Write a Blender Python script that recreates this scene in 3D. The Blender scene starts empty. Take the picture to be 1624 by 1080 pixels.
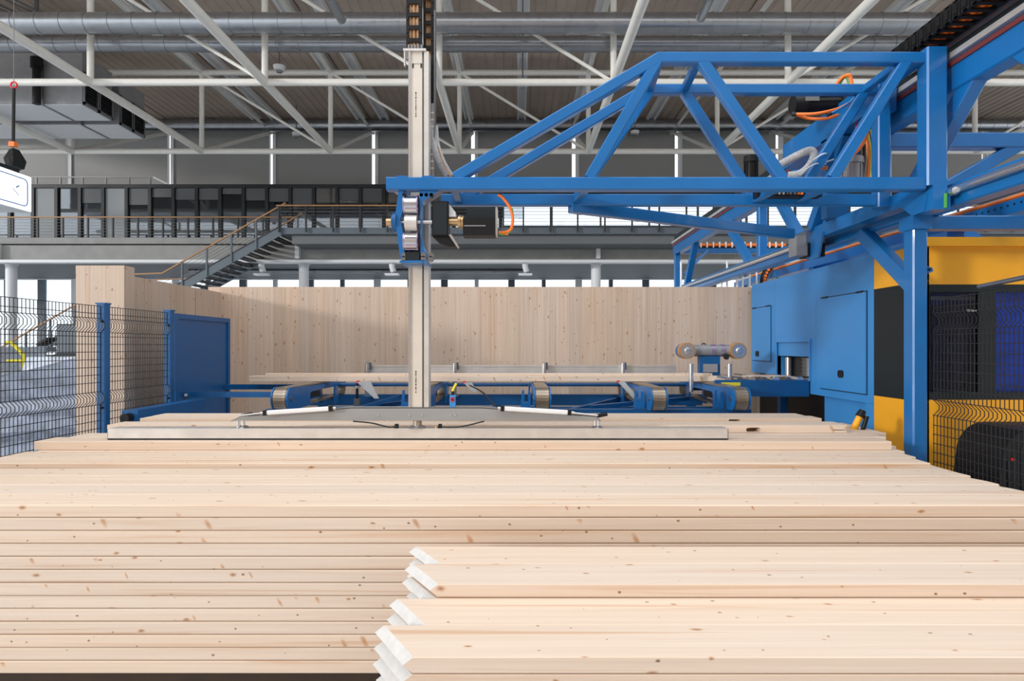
import bpy, bmesh, math, random
from mathutils import Vector
R = random.Random(7)
scene = bpy.context.scene
col = scene.collection

# ---------------------------------------------------------------- camera
F, CX, CY, ZC = 1000.0, 820.0, 550.0, 1.9
cam = bpy.data.cameras.new('camera')
cam.sensor_width = 36.0
cam.lens = 36.0 * F / 1624.0
cam.shift_x = -(CX - 812.0) / 1624.0
cam.shift_y = (CY - 540.0) / 1624.0
cam.clip_end = 500
camo = bpy.data.objects.new('camera', cam)
col.objects.link(camo)
camo.location = (0, 0, ZC)
camo.rotation_euler = (math.radians(90), 0, 0)
scene.camera = camo

# ---------------------------------------------------------------- light
world = bpy.data.worlds.new('overcast_sky')
scene.world = world
world.use_nodes = True
wn = world.node_tree.nodes
wn['Background'].inputs[0].default_value = (0.93, 0.965, 1.0, 1)
wn['Background'].inputs[1].default_value = 1.62
sun = bpy.data.lights.new('low_daylight', 'SUN')
sun.energy = 1.45
sun.angle = math.radians(5)
sun.color = (1.0, 0.97, 0.94)
suno = bpy.data.objects.new('low_daylight', sun)
col.objects.link(suno)
suno.rotation_euler = Vector((1.45, 1.0, -0.29)).to_track_quat('-Z', 'Y').to_euler()
suno.location = (-12, -10, 6)
top_fill = bpy.data.lights.new('overhead_fill_light', 'AREA')  # unseen area lamp added to brighten the beam tops; no glazing is built
top_fill.shape = 'RECTANGLE'; top_fill.size = 14; top_fill.size_y = 8
top_fill.energy = 340
top_fill.color = (0.97, 0.985, 1.0)
top_fill_o = bpy.data.objects.new('overhead_fill_light', top_fill)
col.objects.link(top_fill_o)
top_fill_o.location = (0, 2.0, 12.2)
scene.view_settings.view_transform = 'Standard'
scene.view_settings.look = 'None'
scene.view_settings.exposure = 0.0
scene.view_settings.gamma = 1.0
scene.view_settings.use_curve_mapping = False

# ---------------------------------------------------------------- helpers
def W(px, py, Y):
    return Vector(((px - CX) * Y / F, Y, ZC + (CY - py) * Y / F))
def WX(px, py, X):
    Y = X * F / (px - CX)
    return Vector((X, Y, ZC + (CY - py) * Y / F))
def zat(py, Y): return ZC + (CY - py) * Y / F
def xat(px, Y): return (px - CX) * Y / F

WL = {}
def ptag(o, label=None, cat=None, group=None, kind=None):
    if label: o['label'] = label
    if cat: o['category'] = cat
    if group: o['group'] = group
    if kind: o['kind'] = kind
    return o
def link(o, parent, wloc):
    col.objects.link(o)
    WL[o.name] = Vector(wloc)
    if parent is not None:
        o.parent = parent
        o.location = Vector(wloc) - WL[parent.name]
    else:
        o.location = wloc
    return o
def thing(name, label, cat, loc=(0, 0, 0), group=None):
    o = bpy.data.objects.new(name, None)
    o.empty_display_size = 0.1
    link(o, None, Vector(loc))
    return ptag(o, label, cat, group)
def copy_tree(o, wloc, parent=None):
    c = o.copy()
    col.objects.link(c)
    c.parent = parent
    if parent is None:
        c.location = wloc
        WL[c.name] = Vector(wloc)
    for ch in o.children:
        copy_tree(ch, None, c)
    return c
def place_mesh(name, me, loc, parent=None, rot=None):
    o = bpy.data.objects.new(name, me)
    link(o, parent, Vector(loc))
    if rot: o.rotation_euler = rot
    return o

class MB:
    def __init__(s): s.v = []; s.f = []; s.sm = []
    def add(s, vs, fs, smooth=False):
        n = len(s.v)
        s.v += [Vector(v) for v in vs]
        s.f += [tuple(i + n for i in f) for f in fs]
        s.sm += [smooth] * len(fs)
        return s
    def box(s, x0, x1, y0, y1, z0, z1):
        x0, x1 = min(x0, x1), max(x0, x1); y0, y1 = min(y0, y1), max(y0, y1); z0, z1 = min(z0, z1), max(z0, z1)
        return s.add([(x0,y0,z0),(x1,y0,z0),(x1,y1,z0),(x0,y1,z0),(x0,y0,z1),(x1,y0,z1),(x1,y1,z1),(x0,y1,z1)],
              [(0,3,2,1),(4,5,6,7),(0,1,5,4),(1,2,6,5),(2,3,7,6),(3,0,4,7)])
    def bar(s, p0, p1, w, d, ref=(0, 1, 0), ch=0.0):
        """rectangular bar, d measured along ref, w across; ch chamfers the four long edges"""
        p0, p1 = Vector(p0), Vector(p1)
        a = (p1 - p0).normalized()
        r = Vector(ref); r = (r - a * r.dot(a)).normalized()
        u = a.cross(r).normalized()
        if ch > 0:
            k = ch
            cs = [(-w/2+k,-d/2),(w/2-k,-d/2),(w/2,-d/2+k),(w/2,d/2-k),(w/2-k,d/2),(-w/2+k,d/2),(-w/2,d/2-k),(-w/2,-d/2+k)]
        else:
            cs = [(-w/2,-d/2),(w/2,-d/2),(w/2,d/2),(-w/2,d/2)]
        n = len(cs)
        vs = [p0 + u*c[0] + r*c[1] for c in cs] + [p1 + u*c[0] + r*c[1] for c in cs]
        fs = [(i, (i+1) % n, n+(i+1) % n, n+i) for i in range(n)] + [tuple(range(n))[::-1], tuple(range(n, 2*n))]
        return s.add(vs, fs)
    def tube(s, p0, p1, r, n=14, r1=None):
        p0, p1 = Vector(p0), Vector(p1)
        if r1 is None: r1 = r
        a = (p1 - p0).normalized()
        h = Vector((0,0,1)) if abs(a.z) < 0.9 else Vector((1,0,0))
        u = a.cross(h).normalized(); w = a.cross(u)
        c = [(math.cos(2*math.pi*i/n), math.sin(2*math.pi*i/n)) for i in range(n)]
        vs = [p0 + (u*x + w*y)*r for x, y in c] + [p1 + (u*x + w*y)*r1 for x, y in c]
        s.add(vs, [(i, n+i, n+(i+1) % n, (i+1) % n) for i in range(n)], True)
        s.add(vs[:n], [tuple(range(n))]); s.add(vs[n:], [tuple(range(n))[::-1]])
        return s
    def path(s, pts, r, n=8):
        pts = [Vector(p) for p in pts]
        vs = []; prev = None
        for i, p in enumerate(pts):
            a = (pts[min(i+1, len(pts)-1)] - pts[max(i-1, 0)]).normalized()
            if prev is None:
                h = Vector((0,0,1)) if abs(a.z) < 0.9 else Vector((1,0,0))
                u = a.cross(h).normalized()
            else:
                u = (prev - a*prev.dot(a)).normalized()
            prev = u; w = a.cross(u)
            for k in range(n):
                t = 2*math.pi*k/n
                vs.append(p + (u*math.cos(t) + w*math.sin(t))*r)
        fs = []
        for i in range(len(pts)-1):
            for k in range(n):
                fs.append((i*n+k, (i+1)*n+k, (i+1)*n+(k+1) % n, i*n+(k+1) % n))
        s.add(vs, fs, True)
        s.add(vs[:n], [tuple(range(n))]); s.add(vs[-n:], [tuple(range(n))[::-1]])
        return s
    def prism(s, poly, axis, a0, a1):
        def m(p, a):
            if axis == 'y': return (p[0], a, p[1])
            if axis == 'x': return (a, p[0], p[1])
            return (p[0], p[1], a)
        n = len(poly)
        vs = [m(p, a0) for p in poly] + [m(p, a1) for p in poly]
        return s.add(vs, [tuple(range(n)), tuple(range(n, 2*n))[::-1]] + [(i, n+i, n+(i+1) % n, (i+1) % n) for i in range(n)])
    def mesh(s, name, mat, off):
        me = bpy.data.meshes.new(name)
        me.from_pydata([v - off for v in s.v], [], s.f)
        me.polygons.foreach_set('use_smooth', s.sm)
        if mat: me.materials.append(mat)
        bm = bmesh.new(); bm.from_mesh(me)
        bmesh.ops.recalc_face_normals(bm, faces=bm.faces)
        bm.to_mesh(me); bm.free()
        me.update()
        return me
    def build(s, name, mat, parent=None, label=None, cat=None, group=None, kind=None):
        xs = [v.x for v in s.v]; ys = [v.y for v in s.v]; zs = [v.z for v in s.v]
        off = Vector(((min(xs)+max(xs))/2, (min(ys)+max(ys))/2, min(zs)))
        o = bpy.data.objects.new(name, s.mesh(name, mat, off))
        link(o, parent, off)
        return ptag(o, label, cat, group, kind)

def bez(pts, n=10):
    """smooth curve through points (Catmull-Rom)"""
    P = [Vector(p) for p in pts]
    P = [P[0]*2 - P[1]] + P + [P[-1]*2 - P[-2]]
    out = []
    for i in range(1, len(P)-2):
        for k in range(n):
            t = k/n
            a, b, c, d = P[i-1], P[i], P[i+1], P[i+2]
            out.append(0.5*((2*b) + (c-a)*t + (2*a-5*b+4*c-d)*t*t + (3*b-a-3*c+d)*t**3))
    out.append(P[-2])
    return out

# ---------------------------------------------------------------- materials
def newmat(name):
    m = bpy.data.materials.new(name); m.use_nodes = True
    nt = m.node_tree
    return m, nt, nt.nodes['Principled BSDF']
def simple(name, c, rough=0.5, metal=0.0, var=0.0, vscale=6.0, bump=0.0, spec=0.5, coat=0.0):
    m, nt, b = newmat(name)
    b.inputs['Base Color'].default_value = (*c, 1)
    b.inputs['Roughness'].default_value = rough
    b.inputs['Metallic'].default_value = metal
    b.inputs['Specular IOR Level'].default_value = spec
    if coat: b.inputs['Coat Weight'].default_value = coat
    if var > 0 or bump > 0:
        tc = nt.nodes.new('ShaderNodeTexCoord')
        no = nt.nodes.new('ShaderNodeTexNoise')
        no.inputs['Scale'].default_value = vscale; no.inputs['Detail'].default_value = 5
        nt.links.new(tc.outputs['Object'], no.inputs['Vector'])
        if var > 0:
            ramp = nt.nodes.new('ShaderNodeValToRGB')
            ramp.color_ramp.elements[0].position = 0.3; ramp.color_ramp.elements[1].position = 0.72
            ramp.color_ramp.elements[0].color = (*[max(0, x*(1-var)) for x in c], 1)
            ramp.color_ramp.elements[1].color = (*[min(1, x*(1+var)) for x in c], 1)
            nt.links.new(no.outputs['Fac'], ramp.inputs['Fac'])
            nt.links.new(ramp.outputs['Color'], b.inputs['Base Color'])
            mr = nt.nodes.new('ShaderNodeMapRange')
            mr.inputs['To Min'].default_value = max(0.02, rough-0.08); mr.inputs['To Max'].default_value = min(1, rough+0.08)
            nt.links.new(no.outputs['Fac'], mr.inputs['Value'])
            nt.links.new(mr.outputs['Result'], b.inputs['Roughness'])
        if bump > 0:
            bp = nt.nodes.new('ShaderNodeBump'); bp.inputs['Strength'].default_value = bump; bp.inputs['Distance'].default_value = 0.01
            nt.links.new(no.outputs['Fac'], bp.inputs['Height'])
            nt.links.new(bp.outputs['Normal'], b.inputs['Normal'])
    return m
def wood(name, axis, light, dark, streak, knot, kdens=0.5, tint=0.10, kscale=1.0, spikes=False):
    """spruce with grain along axis, orange streaks, brown knots; every object gets its own offset"""
    m, nt, b = newmat(name)
    N, L = nt.nodes, nt.links
    def math_(op, a=None, bb=None, v0=None, v1=None, clamp=False):
        n = N.new('ShaderNodeMath'); n.operation = op; n.use_clamp = clamp
        if a is not None: L.new(a, n.inputs[0])
        if bb is not None: L.new(bb, n.inputs[1])
        if v0 is not None: n.inputs[0].default_value = v0
        if v1 is not None: n.inputs[1].default_value = v1
        return n.outputs[0]
    tc = N.new('ShaderNodeTexCoord'); oi = N.new('ShaderNodeObjectInfo')
    offs = N.new('ShaderNodeVectorMath'); offs.operation = 'SCALE'
    comb = N.new('ShaderNodeCombineXYZ')
    r = oi.outputs['Random']
    L.new(math_('MULTIPLY', r, v1=61.0), comb.inputs[0]); L.new(math_('MULTIPLY', r, v1=37.0), comb.inputs[1]); L.new(math_('MULTIPLY', r, v1=83.0), comb.inputs[2])
    add = N.new('ShaderNodeVectorMath'); add.operation = 'ADD'
    L.new(tc.outputs['Object'], add.inputs[0]); L.new(comb.outputs[0], add.inputs[1])
    N.remove(offs)
    def mapped(sl, sc):
        mp = N.new('ShaderNodeMapping')
        mp.inputs['Scale'].default_value = (sl, sc, sc) if axis == 'x' else (sc, sc, sl)
        L.new(add.outputs[0], mp.inputs['Vector']); return mp.outputs[0]
    def noise(v, scale, detail=4, dist=0.0):
        n = N.new('ShaderNodeTexNoise'); n.inputs['Scale'].default_value = scale; n.inputs['Detail'].default_value = detail; n.inputs['Distortion'].default_value = dist
        L.new(v, n.inputs['Vector']); return n.outputs['Fac']
    def ramp(f, p0, p1, c0=(0,0,0,1), c1=(1,1,1,1)):
        n = N.new('ShaderNodeValToRGB'); n.color_ramp.elements[0].position = p0; n.color_ramp.elements[1].position = p1
        n.color_ramp.elements[0].color = c0; n.color_ramp.elements[1].color = c1
        L.new(f, n.inputs['Fac']); return n.outputs['Color']
    def mix(f, a, bcol, blend='MIX'):
        n = N.new('ShaderNodeMix'); n.data_type = 'RGBA'; n.blend_type = blend
        if hasattr(f, 'links'): L.new(f, n.inputs[0])
        else: n.inputs[0].default_value = f
        for s, i in ((a, 6), (bcol, 7)):
            if isinstance(s, tuple): n.inputs[i].default_value = s
            else: L.new(s, n.inputs[i])
        return n.outputs[2]
    grain = noise(mapped(0.55, 26), 1.0, 6, 0.6)
    base = ramp(grain, 0.3, 0.7, (*dark, 1), (*light, 1))
    st = ramp(noise(mapped(0.30, 17), 1.3, 5, 1.0), 0.57, 0.75)
    base = mix(math_('MULTIPLY', st, v1=0.75), base, (*streak, 1))
    fine = noise(mapped(2.0, 150), 1.0, 3)
    base = mix(0.14, base, ramp(fine, 0.3, 0.7, (0.55,0.5,0.45,1), (1,1,1,1)), 'MULTIPLY')
    # knots: warped cells, some of them carry a knot
    warp = N.new('ShaderNodeTexNoise'); warp.inputs['Scale'].default_value = 14; L.new(add.outputs[0], warp.inputs['Vector'])
    ge = N.new('ShaderNodeNewGeometry')
    ab = N.new('ShaderNodeVectorMath'); ab.operation = 'ABSOLUTE'; L.new(ge.outputs['True Normal'], ab.inputs[0])
    sx = N.new('ShaderNodeSeparateXYZ'); L.new(ab.outputs[0], sx.inputs[0])
    sp0 = N.new('ShaderNodeSeparateXYZ'); L.new(add.outputs[0], sp0.inputs[0])
    long_i, a_i, b_i = (0, 1, 2) if axis == 'x' else (2, 0, 1)
    # second surface coordinate: the cross axis that lies in the face
    f = math_('LESS_THAN', sx.outputs[a_i], v1=0.6)
    va = math_('MULTIPLY', sp0.outputs[a_i], f); vb = math_('MULTIPLY', sp0.outputs[b_i], math_('SUBTRACT', None, f, v0=1.0))
    vv_ = math_('ADD', va, vb)
    flat = N.new('ShaderNodeCombineXYZ'); L.new(sp0.outputs[long_i], flat.inputs[0]); L.new(vv_, flat.inputs[1])
    side = math_('LESS_THAN', sx.outputs[2], v1=0.5)
    def knots(sl, sc, rad, keep, soft):
        mpn = N.new('ShaderNodeMapping'); mpn.inputs['Scale'].default_value = (sl, sc, 1)
        L.new(flat.outputs[0], mpn.inputs['Vector']); mp = mpn.outputs[0]
        wv = N.new('ShaderNodeVectorMath'); wv.operation = 'SCALE'; wv.inputs['Scale'].default_value = 0.16; L.new(warp.outputs['Color'], wv.inputs[0])
        ad = N.new('ShaderNodeVectorMath'); ad.operation = 'ADD'; L.new(mp, ad.inputs[0]); L.new(wv.outputs[0], ad.inputs[1])
        vo = N.new('ShaderNodeTexVoronoi'); vo.voronoi_dimensions = '2D'; vo.inputs['Scale'].default_value = 1.0; L.new(ad.outputs[0], vo.inputs['Vector'])
        sep = N.new('ShaderNodeSeparateColor'); L.new(vo.outputs['Color'], sep.inputs[0])
        k = math_('GREATER_THAN', sep.outputs[0], v1=1-keep)
        size = math_('MULTIPLY_ADD', sep.outputs[1], v1=rad*0.9); 
        n = size.node; n.inputs[2].default_value = rad*0.45
        d = math_('DIVIDE', vo.outputs['Distance'], size)
        halo = math_('MULTIPLY', ramp(d, 0.45, 1.0 + soft, (1,1,1,1), (0,0,0,1)), k)
        core = math_('MULTIPLY', ramp(d, 0.15, 0.75, (1,1,1,1), (0,0,0,1)), k)
        return halo, core
    if spikes:
        # slanting spike knots on the upright faces only
        mp2 = N.new('ShaderNodeMapping'); mp2.inputs['Scale'].default_value = (9.0, 4.0, 1.0); shear = N.new('ShaderNodeCombineXYZ'); L.new(math_('ADD', sp0.outputs[long_i], math_('MULTIPLY', vv_, v1=0.45)), shear.inputs[0]); L.new(vv_, shear.inputs[1])
        L.new(shear.outputs[0], mp2.inputs['Vector'])
        wv = N.new('ShaderNodeVectorMath'); wv.operation = 'SCALE'; wv.inputs['Scale'].default_value = 0.12; L.new(warp.outputs['Color'], wv.inputs[0])
        ad = N.new('ShaderNodeVectorMath'); ad.operation = 'ADD'; L.new(mp2.outputs[0], ad.inputs[0]); L.new(wv.outputs[0], ad.inputs[1])
        vo = N.new('ShaderNodeTexVoronoi'); vo.voronoi_dimensions = '2D'; vo.inputs['Scale'].default_value = 1.0; L.new(ad.outputs[0], vo.inputs['Vector'])
        sp = N.new('ShaderNodeSeparateColor'); L.new(vo.outputs['Color'], sp.inputs[0])
        kk = math_('MULTIPLY', math_('GREATER_THAN', sp.outputs[0], v1=0.80), side)
        dd = math_('DIVIDE', vo.outputs['Distance'], math_('MULTIPLY_ADD', sp.outputs[1], v1=0.14))
        dd.node.inputs[1].links[0].from_node.inputs[2].default_value = 0.05
        ring = math_('MULTIPLY', ramp(dd, 0.6, 1.15, (1,1,1,1), (0,0,0,1)), kk)
        inner = math_('MULTIPLY', ramp(dd, 0.2, 0.6, (1,1,1,1), (0,0,0,1)), kk)
        base = mix(math_('MULTIPLY', ring, v1=0.7), base, (*streak, 1))
        base = mix(math_('MULTIPLY', inner, v1=0.35), base, (*knot, 1))
    h, c = knots(5.0*kscale, 11*kscale, 0.12, kdens*0.14, 0.1)
    base = mix(math_('MULTIPLY', h, v1=0.62), base, (*streak, 1))
    base = mix(math_('MULTIPLY', c, v1=0.75), base, (*knot, 1))
    h, c = knots(8*kscale, 12*kscale, 0.065, kdens*0.16, 0.05)
    base = mix(math_('MULTIPLY', h, v1=0.85), base, (*[x*0.55 for x in knot], 1))
    # board to board tint
    hv = N.new('ShaderNodeHueSaturation'); L.new(base, hv.inputs['Color'])
    L.new(math_('MULTIPLY_ADD', r, v1=tint*2), hv.inputs['Value']); hv.inputs['Value'].links[0].from_node.inputs[2].default_value = 1-tint
    sat = math_('FRACT', math_('MULTIPLY', r, v1=17.31)); 
    L.new(math_('MULTIPLY_ADD', sat, v1=0.16), hv.inputs['Saturation']); hv.inputs['Saturation'].links[0].from_node.inputs[2].default_value = 0.92
    L.new(hv.outputs[0], b.inputs['Base Color'])
    b.inputs['Roughness'].default_value = 0.62; b.inputs['Specular IOR Level'].default_value = 0.3
    bp = N.new('ShaderNodeBump'); bp.inputs['Strength'].default_value = 0.08; bp.inputs['Distance'].default_value = 0.004
    L.new(fine, bp.inputs['Height']); L.new(bp.outputs['Normal'], b.inputs['Normal'])
    return m
def glass(name, tint, refl=0.12, rough=0.03, ior=1.5):
    m, nt, b = newmat(name)
    N, L = nt.nodes, nt.links
    N.remove(b)
    out = [n for n in N if n.type == 'OUTPUT_MATERIAL'][0]
    t = N.new('ShaderNodeBsdfTransparent'); t.inputs[0].default_value = (*tint, 1)
    g = N.new('ShaderNodeBsdfGlossy'); g.inputs['Roughness'].default_value = rough; g.inputs['Color'].default_value = (0.9, 0.95, 1, 1)
    fr = N.new('ShaderNodeFresnel'); fr.inputs['IOR'].default_value = ior
    ad = N.new('ShaderNodeMath'); ad.operation = 'ADD'; ad.inputs[1].default_value = refl; ad.use_clamp = True
    L.new(fr.outputs[0], ad.inputs[0])
    mx = N.new('ShaderNodeMixShader'); L.new(ad.outputs[0], mx.inputs[0]); L.new(t.outputs[0], mx.inputs[1]); L.new(g.outputs[0], mx.inputs[2])
    L.new(mx.outputs[0], out.inputs['Surface'])
    return m
def emit(name, c, s):
    m, nt, b = newmat(name)
    b.inputs['Base Color'].default_value = (*c, 1)
    b.inputs['Emission Color'].default_value = (*c, 1); b.inputs['Emission Strength'].default_value = s
    return m

M = {}
M['beam'] = wood('spruce_beam', 'x', (0.80, 0.655, 0.535), (0.73, 0.575, 0.45), (0.62, 0.36, 0.20), (0.30, 0.13, 0.05), kdens=1.3, tint=0.035, kscale=0.95, spikes=True)
M['clt'] = wood('spruce_panel_board', 'z', (0.62, 0.49, 0.39), (0.53, 0.39, 0.295), (0.50, 0.31, 0.19), (0.25, 0.11, 0.05), kdens=2.6, tint=0.06, kscale=0.72)
M['cltwhite'] = M['clt']
M['endwax'] = simple('white_sealed_end_grain', (0.60, 0.58, 0.56), 0.6, var=0.08, vscale=30)
M['blue'] = simple('gantry_blue_paint', (0.006, 0.138, 0.40), 0.33, var=0.06, vscale=3, coat=0.2)
M['mblue'] = simple('machine_blue_paint', (0.045, 0.255, 0.60), 0.42, var=0.04, vscale=2)
M['dblue'] = simple('conveyor_blue_paint', (0.004, 0.092, 0.27), 0.4, var=0.08, vscale=5)
M['yellow'] = simple('machine_yellow_paint', (0.90, 0.41, 0.018), 0.42, var=0.03)
M['black'] = simple('black_plastic', (0.008, 0.008, 0.009), 0.45, spec=0.3)
M['charcoal'] = simple('charcoal_paint', (0.012, 0.018, 0.021), 0.5, spec=0.3)
M['rubber'] = simple('rubber', (0.02, 0.02, 0.02), 0.8)
M['alu'] = simple('mill_aluminium', (0.72, 0.69, 0.66), 0.42, metal=0.65, var=0.06, vscale=9)
M['cream'] = simple('cream_anodised_aluminium', (0.72, 0.66, 0.58), 0.45, metal=0.3, var=0.03)
M['steel'] = simple('bright_steel', (0.72, 0.73, 0.75), 0.25, metal=0.95)
M['dsteel'] = simple('dark_steel', (0.22, 0.22, 0.23), 0.4, metal=0.8)
M['chainplate'] = simple('worn_chain_plates', (0.42, 0.35, 0.28), 0.38, metal=0.8, var=0.2, vscale=30)
M['brass'] = simple('brass', (0.62, 0.42, 0.22), 0.3, metal=0.9)
M['gplate'] = simple('grey_painted_plate', (0.30, 0.30, 0.30), 0.45, var=0.04)
M['orange'] = simple('orange_cable', (0.95, 0.20, 0.02), 0.45)
M['ycable'] = simple('yellow_cable', (0.75, 0.65, 0.03), 0.5)
M['gcable'] = simple('green_cable', (0.10, 0.42, 0.06), 0.5)
M['red'] = simple('red_plastic', (0.75, 0.02, 0.03), 0.4)
M['hose'] = simple('grey_braided_hose', (0.42, 0.42, 0.43), 0.6, var=0.35, vscale=90, bump=0.4)
M['tube'] = simple('white_painted_steel_tube', (0.89, 0.88, 0.82), 0.4, var=0.03)
M['galv'] = simple('galvanised_sheet', (0.38, 0.40, 0.43), 0.30, metal=0.9, var=0.08, vscale=4)
M['galvd'] = simple('galvanised_dull_sheet', (0.32, 0.32, 0.33), 0.5, metal=0.3, var=0.08)
M['wallpanel'] = simple('grey_wall_panel', (0.37, 0.37, 0.36), 0.6, var=0.04, vscale=0.6)
M['deck'] = simple('beige_roof_deck', (0.56, 0.46, 0.38), 0.7, var=0.10, vscale=1.0)
M['purlin'] = simple('pale_roof_purlin', (0.88, 0.89, 0.90), 0.45)
M['concrete'] = simple('concrete', (0.33, 0.33, 0.32), 0.8, var=0.10, vscale=2.0, bump=0.1)
M['floor'] = simple('sealed_floor', (0.56, 0.58, 0.61), 0.35, var=0.10, vscale=0.8)
M['bluegrey'] = simple('blue_grey_steel', (0.115, 0.145, 0.175), 0.5)
M['darkframe'] = simple('dark_window_frame', (0.020, 0.022, 0.025), 0.45)
M['soffit'] = simple('grey_soffit', (0.16, 0.17, 0.18), 0.7)
M['rail'] = simple('oak_handrail', (0.42, 0.22, 0.09), 0.5)
M['blind'] = simple('pale_roller_blind', (0.36, 0.39, 0.41), 0.7)
M['blindd'] = simple('grey_roller_blind', (0.15, 0.16, 0.17), 0.7)
M['glassd'] = glass('smoked_glass', (0.78, 0.80, 0.82), 0.10)
M['glassw'] = glass('clear_glass', (0.92, 0.95, 0.97), 0.01)
M['glassm'] = glass('machine_window_glass', (0.85, 0.88, 0.95), 0.0, ior=1.25)
M['white'] = simple('white_paint', (0.78, 0.80, 0.82), 0.5)
M['wrap'] = simple('white_plastic_wrap', (0.62, 0.68, 0.78), 0.25, var=0.22, vscale=7, bump=0.5)
M['wrapd'] = simple('grey_blue_plastic_wrap', (0.22, 0.26, 0.34), 0.25, var=0.35, vscale=6, bump=0.5)
M['wire'] = simple('black_fence_wire', (0.012, 0.013, 0.016), 0.5)
M['curtain'] = simple('dark_blue_strip_curtain', (0.010, 0.022, 0.070), 0.3)
M['inblue'] = simple('deep_blue_interior', (0.008, 0.075, 0.55), 0.35, var=0.2)
M['darkwood'] = simple('dark_timber', (0.05, 0.030, 0.018), 0.8, var=0.2)
M['signface'] = emit('lit_sign_face', (0.93, 0.97, 1.0), 1.6)
M['signblue'] = simple('sign_blue_line', (0.02, 0.16, 0.42), 0.5)
M['purple'] = simple('lilac_anodised', (0.45, 0.36, 0.50), 0.3, metal=0.7)
M['warmwall'] = simple('beige_bounce_wall', (0.50, 0.40, 0.31), 0.8)
M['vivid'] = simple('vivid_blue_cover', (0.006, 0.11, 0.72), 0.35, var=0.25, vscale=5)
M['hill'] = simple('hazy_hill', (0.35, 0.45, 0.55), 0.9)

# ================================================================ SETTING
ptag(MB().box(-45, 45, -12, 40, -0.1, 0).build('floor', M['floor']), kind='structure')

# unseen wall behind the viewer, added to cut frontal light; its bay is unroofed
ptag(MB().box(-11, 32, -9.3, -9.0, 0, 12.4).build('wall_front', M['warmwall']), kind='structure')

# roof deck: ribbed sheets, one per bay
ceil = ptag(MB().box(-28.4, 28.4, 8.0, 31.0, 12.55, 12.7).build('ceiling', M['deck']), kind='structure')
GX = [-2.1 + 4.7*i for i in range(-5, 7)]
def rib_sheet(w, d):
    b = MB(); n = 14; p = w/n
    prof = []
    for i in range(n):
        x = -w/2 + i*p
        prof += [(x, 0), (x + p*0.70, 0), (x + p*0.76, 0.022), (x + p*0.94, 0.022)]
    prof += [(w/2, 0)]
    vs = [(x, -d/2, z) for x, z in prof] + [(x, d/2, z) for x, z in prof]
    k = len(prof)
    b.add(vs, [(i, i+1, k+i+1, k+i) for i in range(k-1)])
    return b.mesh('roof_sheet', M['deck'], Vector((0, 0, 0)))
sheet = rib_sheet(4.66, 5.94)
for yb in (11.0, 17.0, 23.0, 28.0):
    for x in GX[:-1]:
        place_mesh('roof_sheet', sheet, (x + 2.35, yb if yb < 28 else 28.0, 12.45), ceil) if yb < 28 else None
for x in GX[:-1]:
    place_mesh('roof_sheet', sheet, (x + 2.35, 28.03, 12.46), ceil)

# upper rear wall: grey panels with daylight slots between them
wall = ptag(MB().box(-28, 28, 30.0, 30.3, 12.2, 12.56).build('wall_back', M['wallpanel']), kind='structure')
slots = [-26.3, -21.4, -16.55, -11.7, -6.84, -2.1, 2.7, 7.6, 12.4, 17.3, 22.2, 27.2]
for a, b_ in zip(slots[:-1], slots[1:]):
    o = MB().box(a + 0.09, b_ - 0.09, 30.0, 30.2, 8.7, 12.2).build('panel', M['wallpanel'], wall)
    MB().box(a + 0.10, a + 0.24, 29.93, 30.0, 8.7, 12.2).build('panel_edge', M['white'], o)

# rear wall below the gallery, with a window band
WB = 33.0
w2 = ptag(MB().box(-34, 34, WB, WB+0.25, 0, 1.4).build('wall_rear', M['white']), kind='structure')
MB().box(-34, 34, WB, WB+0.25, 5.42, 6.3).build('lintel', M['white'], w2)
win = ptag(MB().box(-34, 34, WB+0.02, WB+0.16, 1.4, 1.48).build('window_1', M['white']), kind='structure')
x = -33.9; i = 0
while x < 34:
    wd = 0.34 if i % 2 else 0.20
    MB().box(x, x+wd, WB, WB+0.2, 1.4, 5.42).build('mullion', M['bluegrey'] if i % 3 else M['white'], win)
    if x + 1.72 < 34:
        MB().box(x+wd, x+1.76, WB+0.08, WB+0.10, 1.45, 5.42).build('pane', M['glassw'], win)
    x += 1.76; i += 1

# ================================================================ GALLERY
gal = thing('gallery', 'grey concrete office gallery running across the rear of the hall', 'gallery', (0, 26, 5.3))
MB().box(-33, 33, 25.6, 26.0, zat(412, 25.6), zat(389, 25.6)).build('edge_beam', M['concrete'], gal)
MB().box(-33, 33, 25.45, 25.9, zat(416.5, 25.5), zat(412, 25.5)).build('beam_flange', M['white'], gal, 'white lower flange of the beam')
MB().box(-33, 33, 25.9, 33, 5.46, 5.9).build('soffit', M['soffit'], gal)
MB().box(-33, 33, 25.7, 29.0, 6.1, 6.35).build('slab', M['concrete'], gal)
MB().box(-33, 33, 26.02, 26.1, zat(386, 26), zat(376.5, 26)).build('fascia', M['bluegrey'], gal)
# landing that juts out to the right of the stair
MB().box(xat(443, 24), 33, 24.0, 26.0, zat(371, 24), zat(361, 24)).build('landing_slab', M['bluegrey'], gal)
MB().box(xat(463, 24.2), 33, 24.2, 26.0, zat(388, 24.4), zat(371, 24.2)).build('landing_beam', M['soffit'], gal)
# dark band that closes the gallery at the top
MB().box(-33, 33, 27.9, 30.0, zat(298.5, 28), zat(293, 28)).build('roof_edge', M['darkframe'], gal)
MB().box(-33, 33, 29.5, 29.6, 6.3, 9.0).build('office_wall', M['soffit'], gal) if False else None

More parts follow.
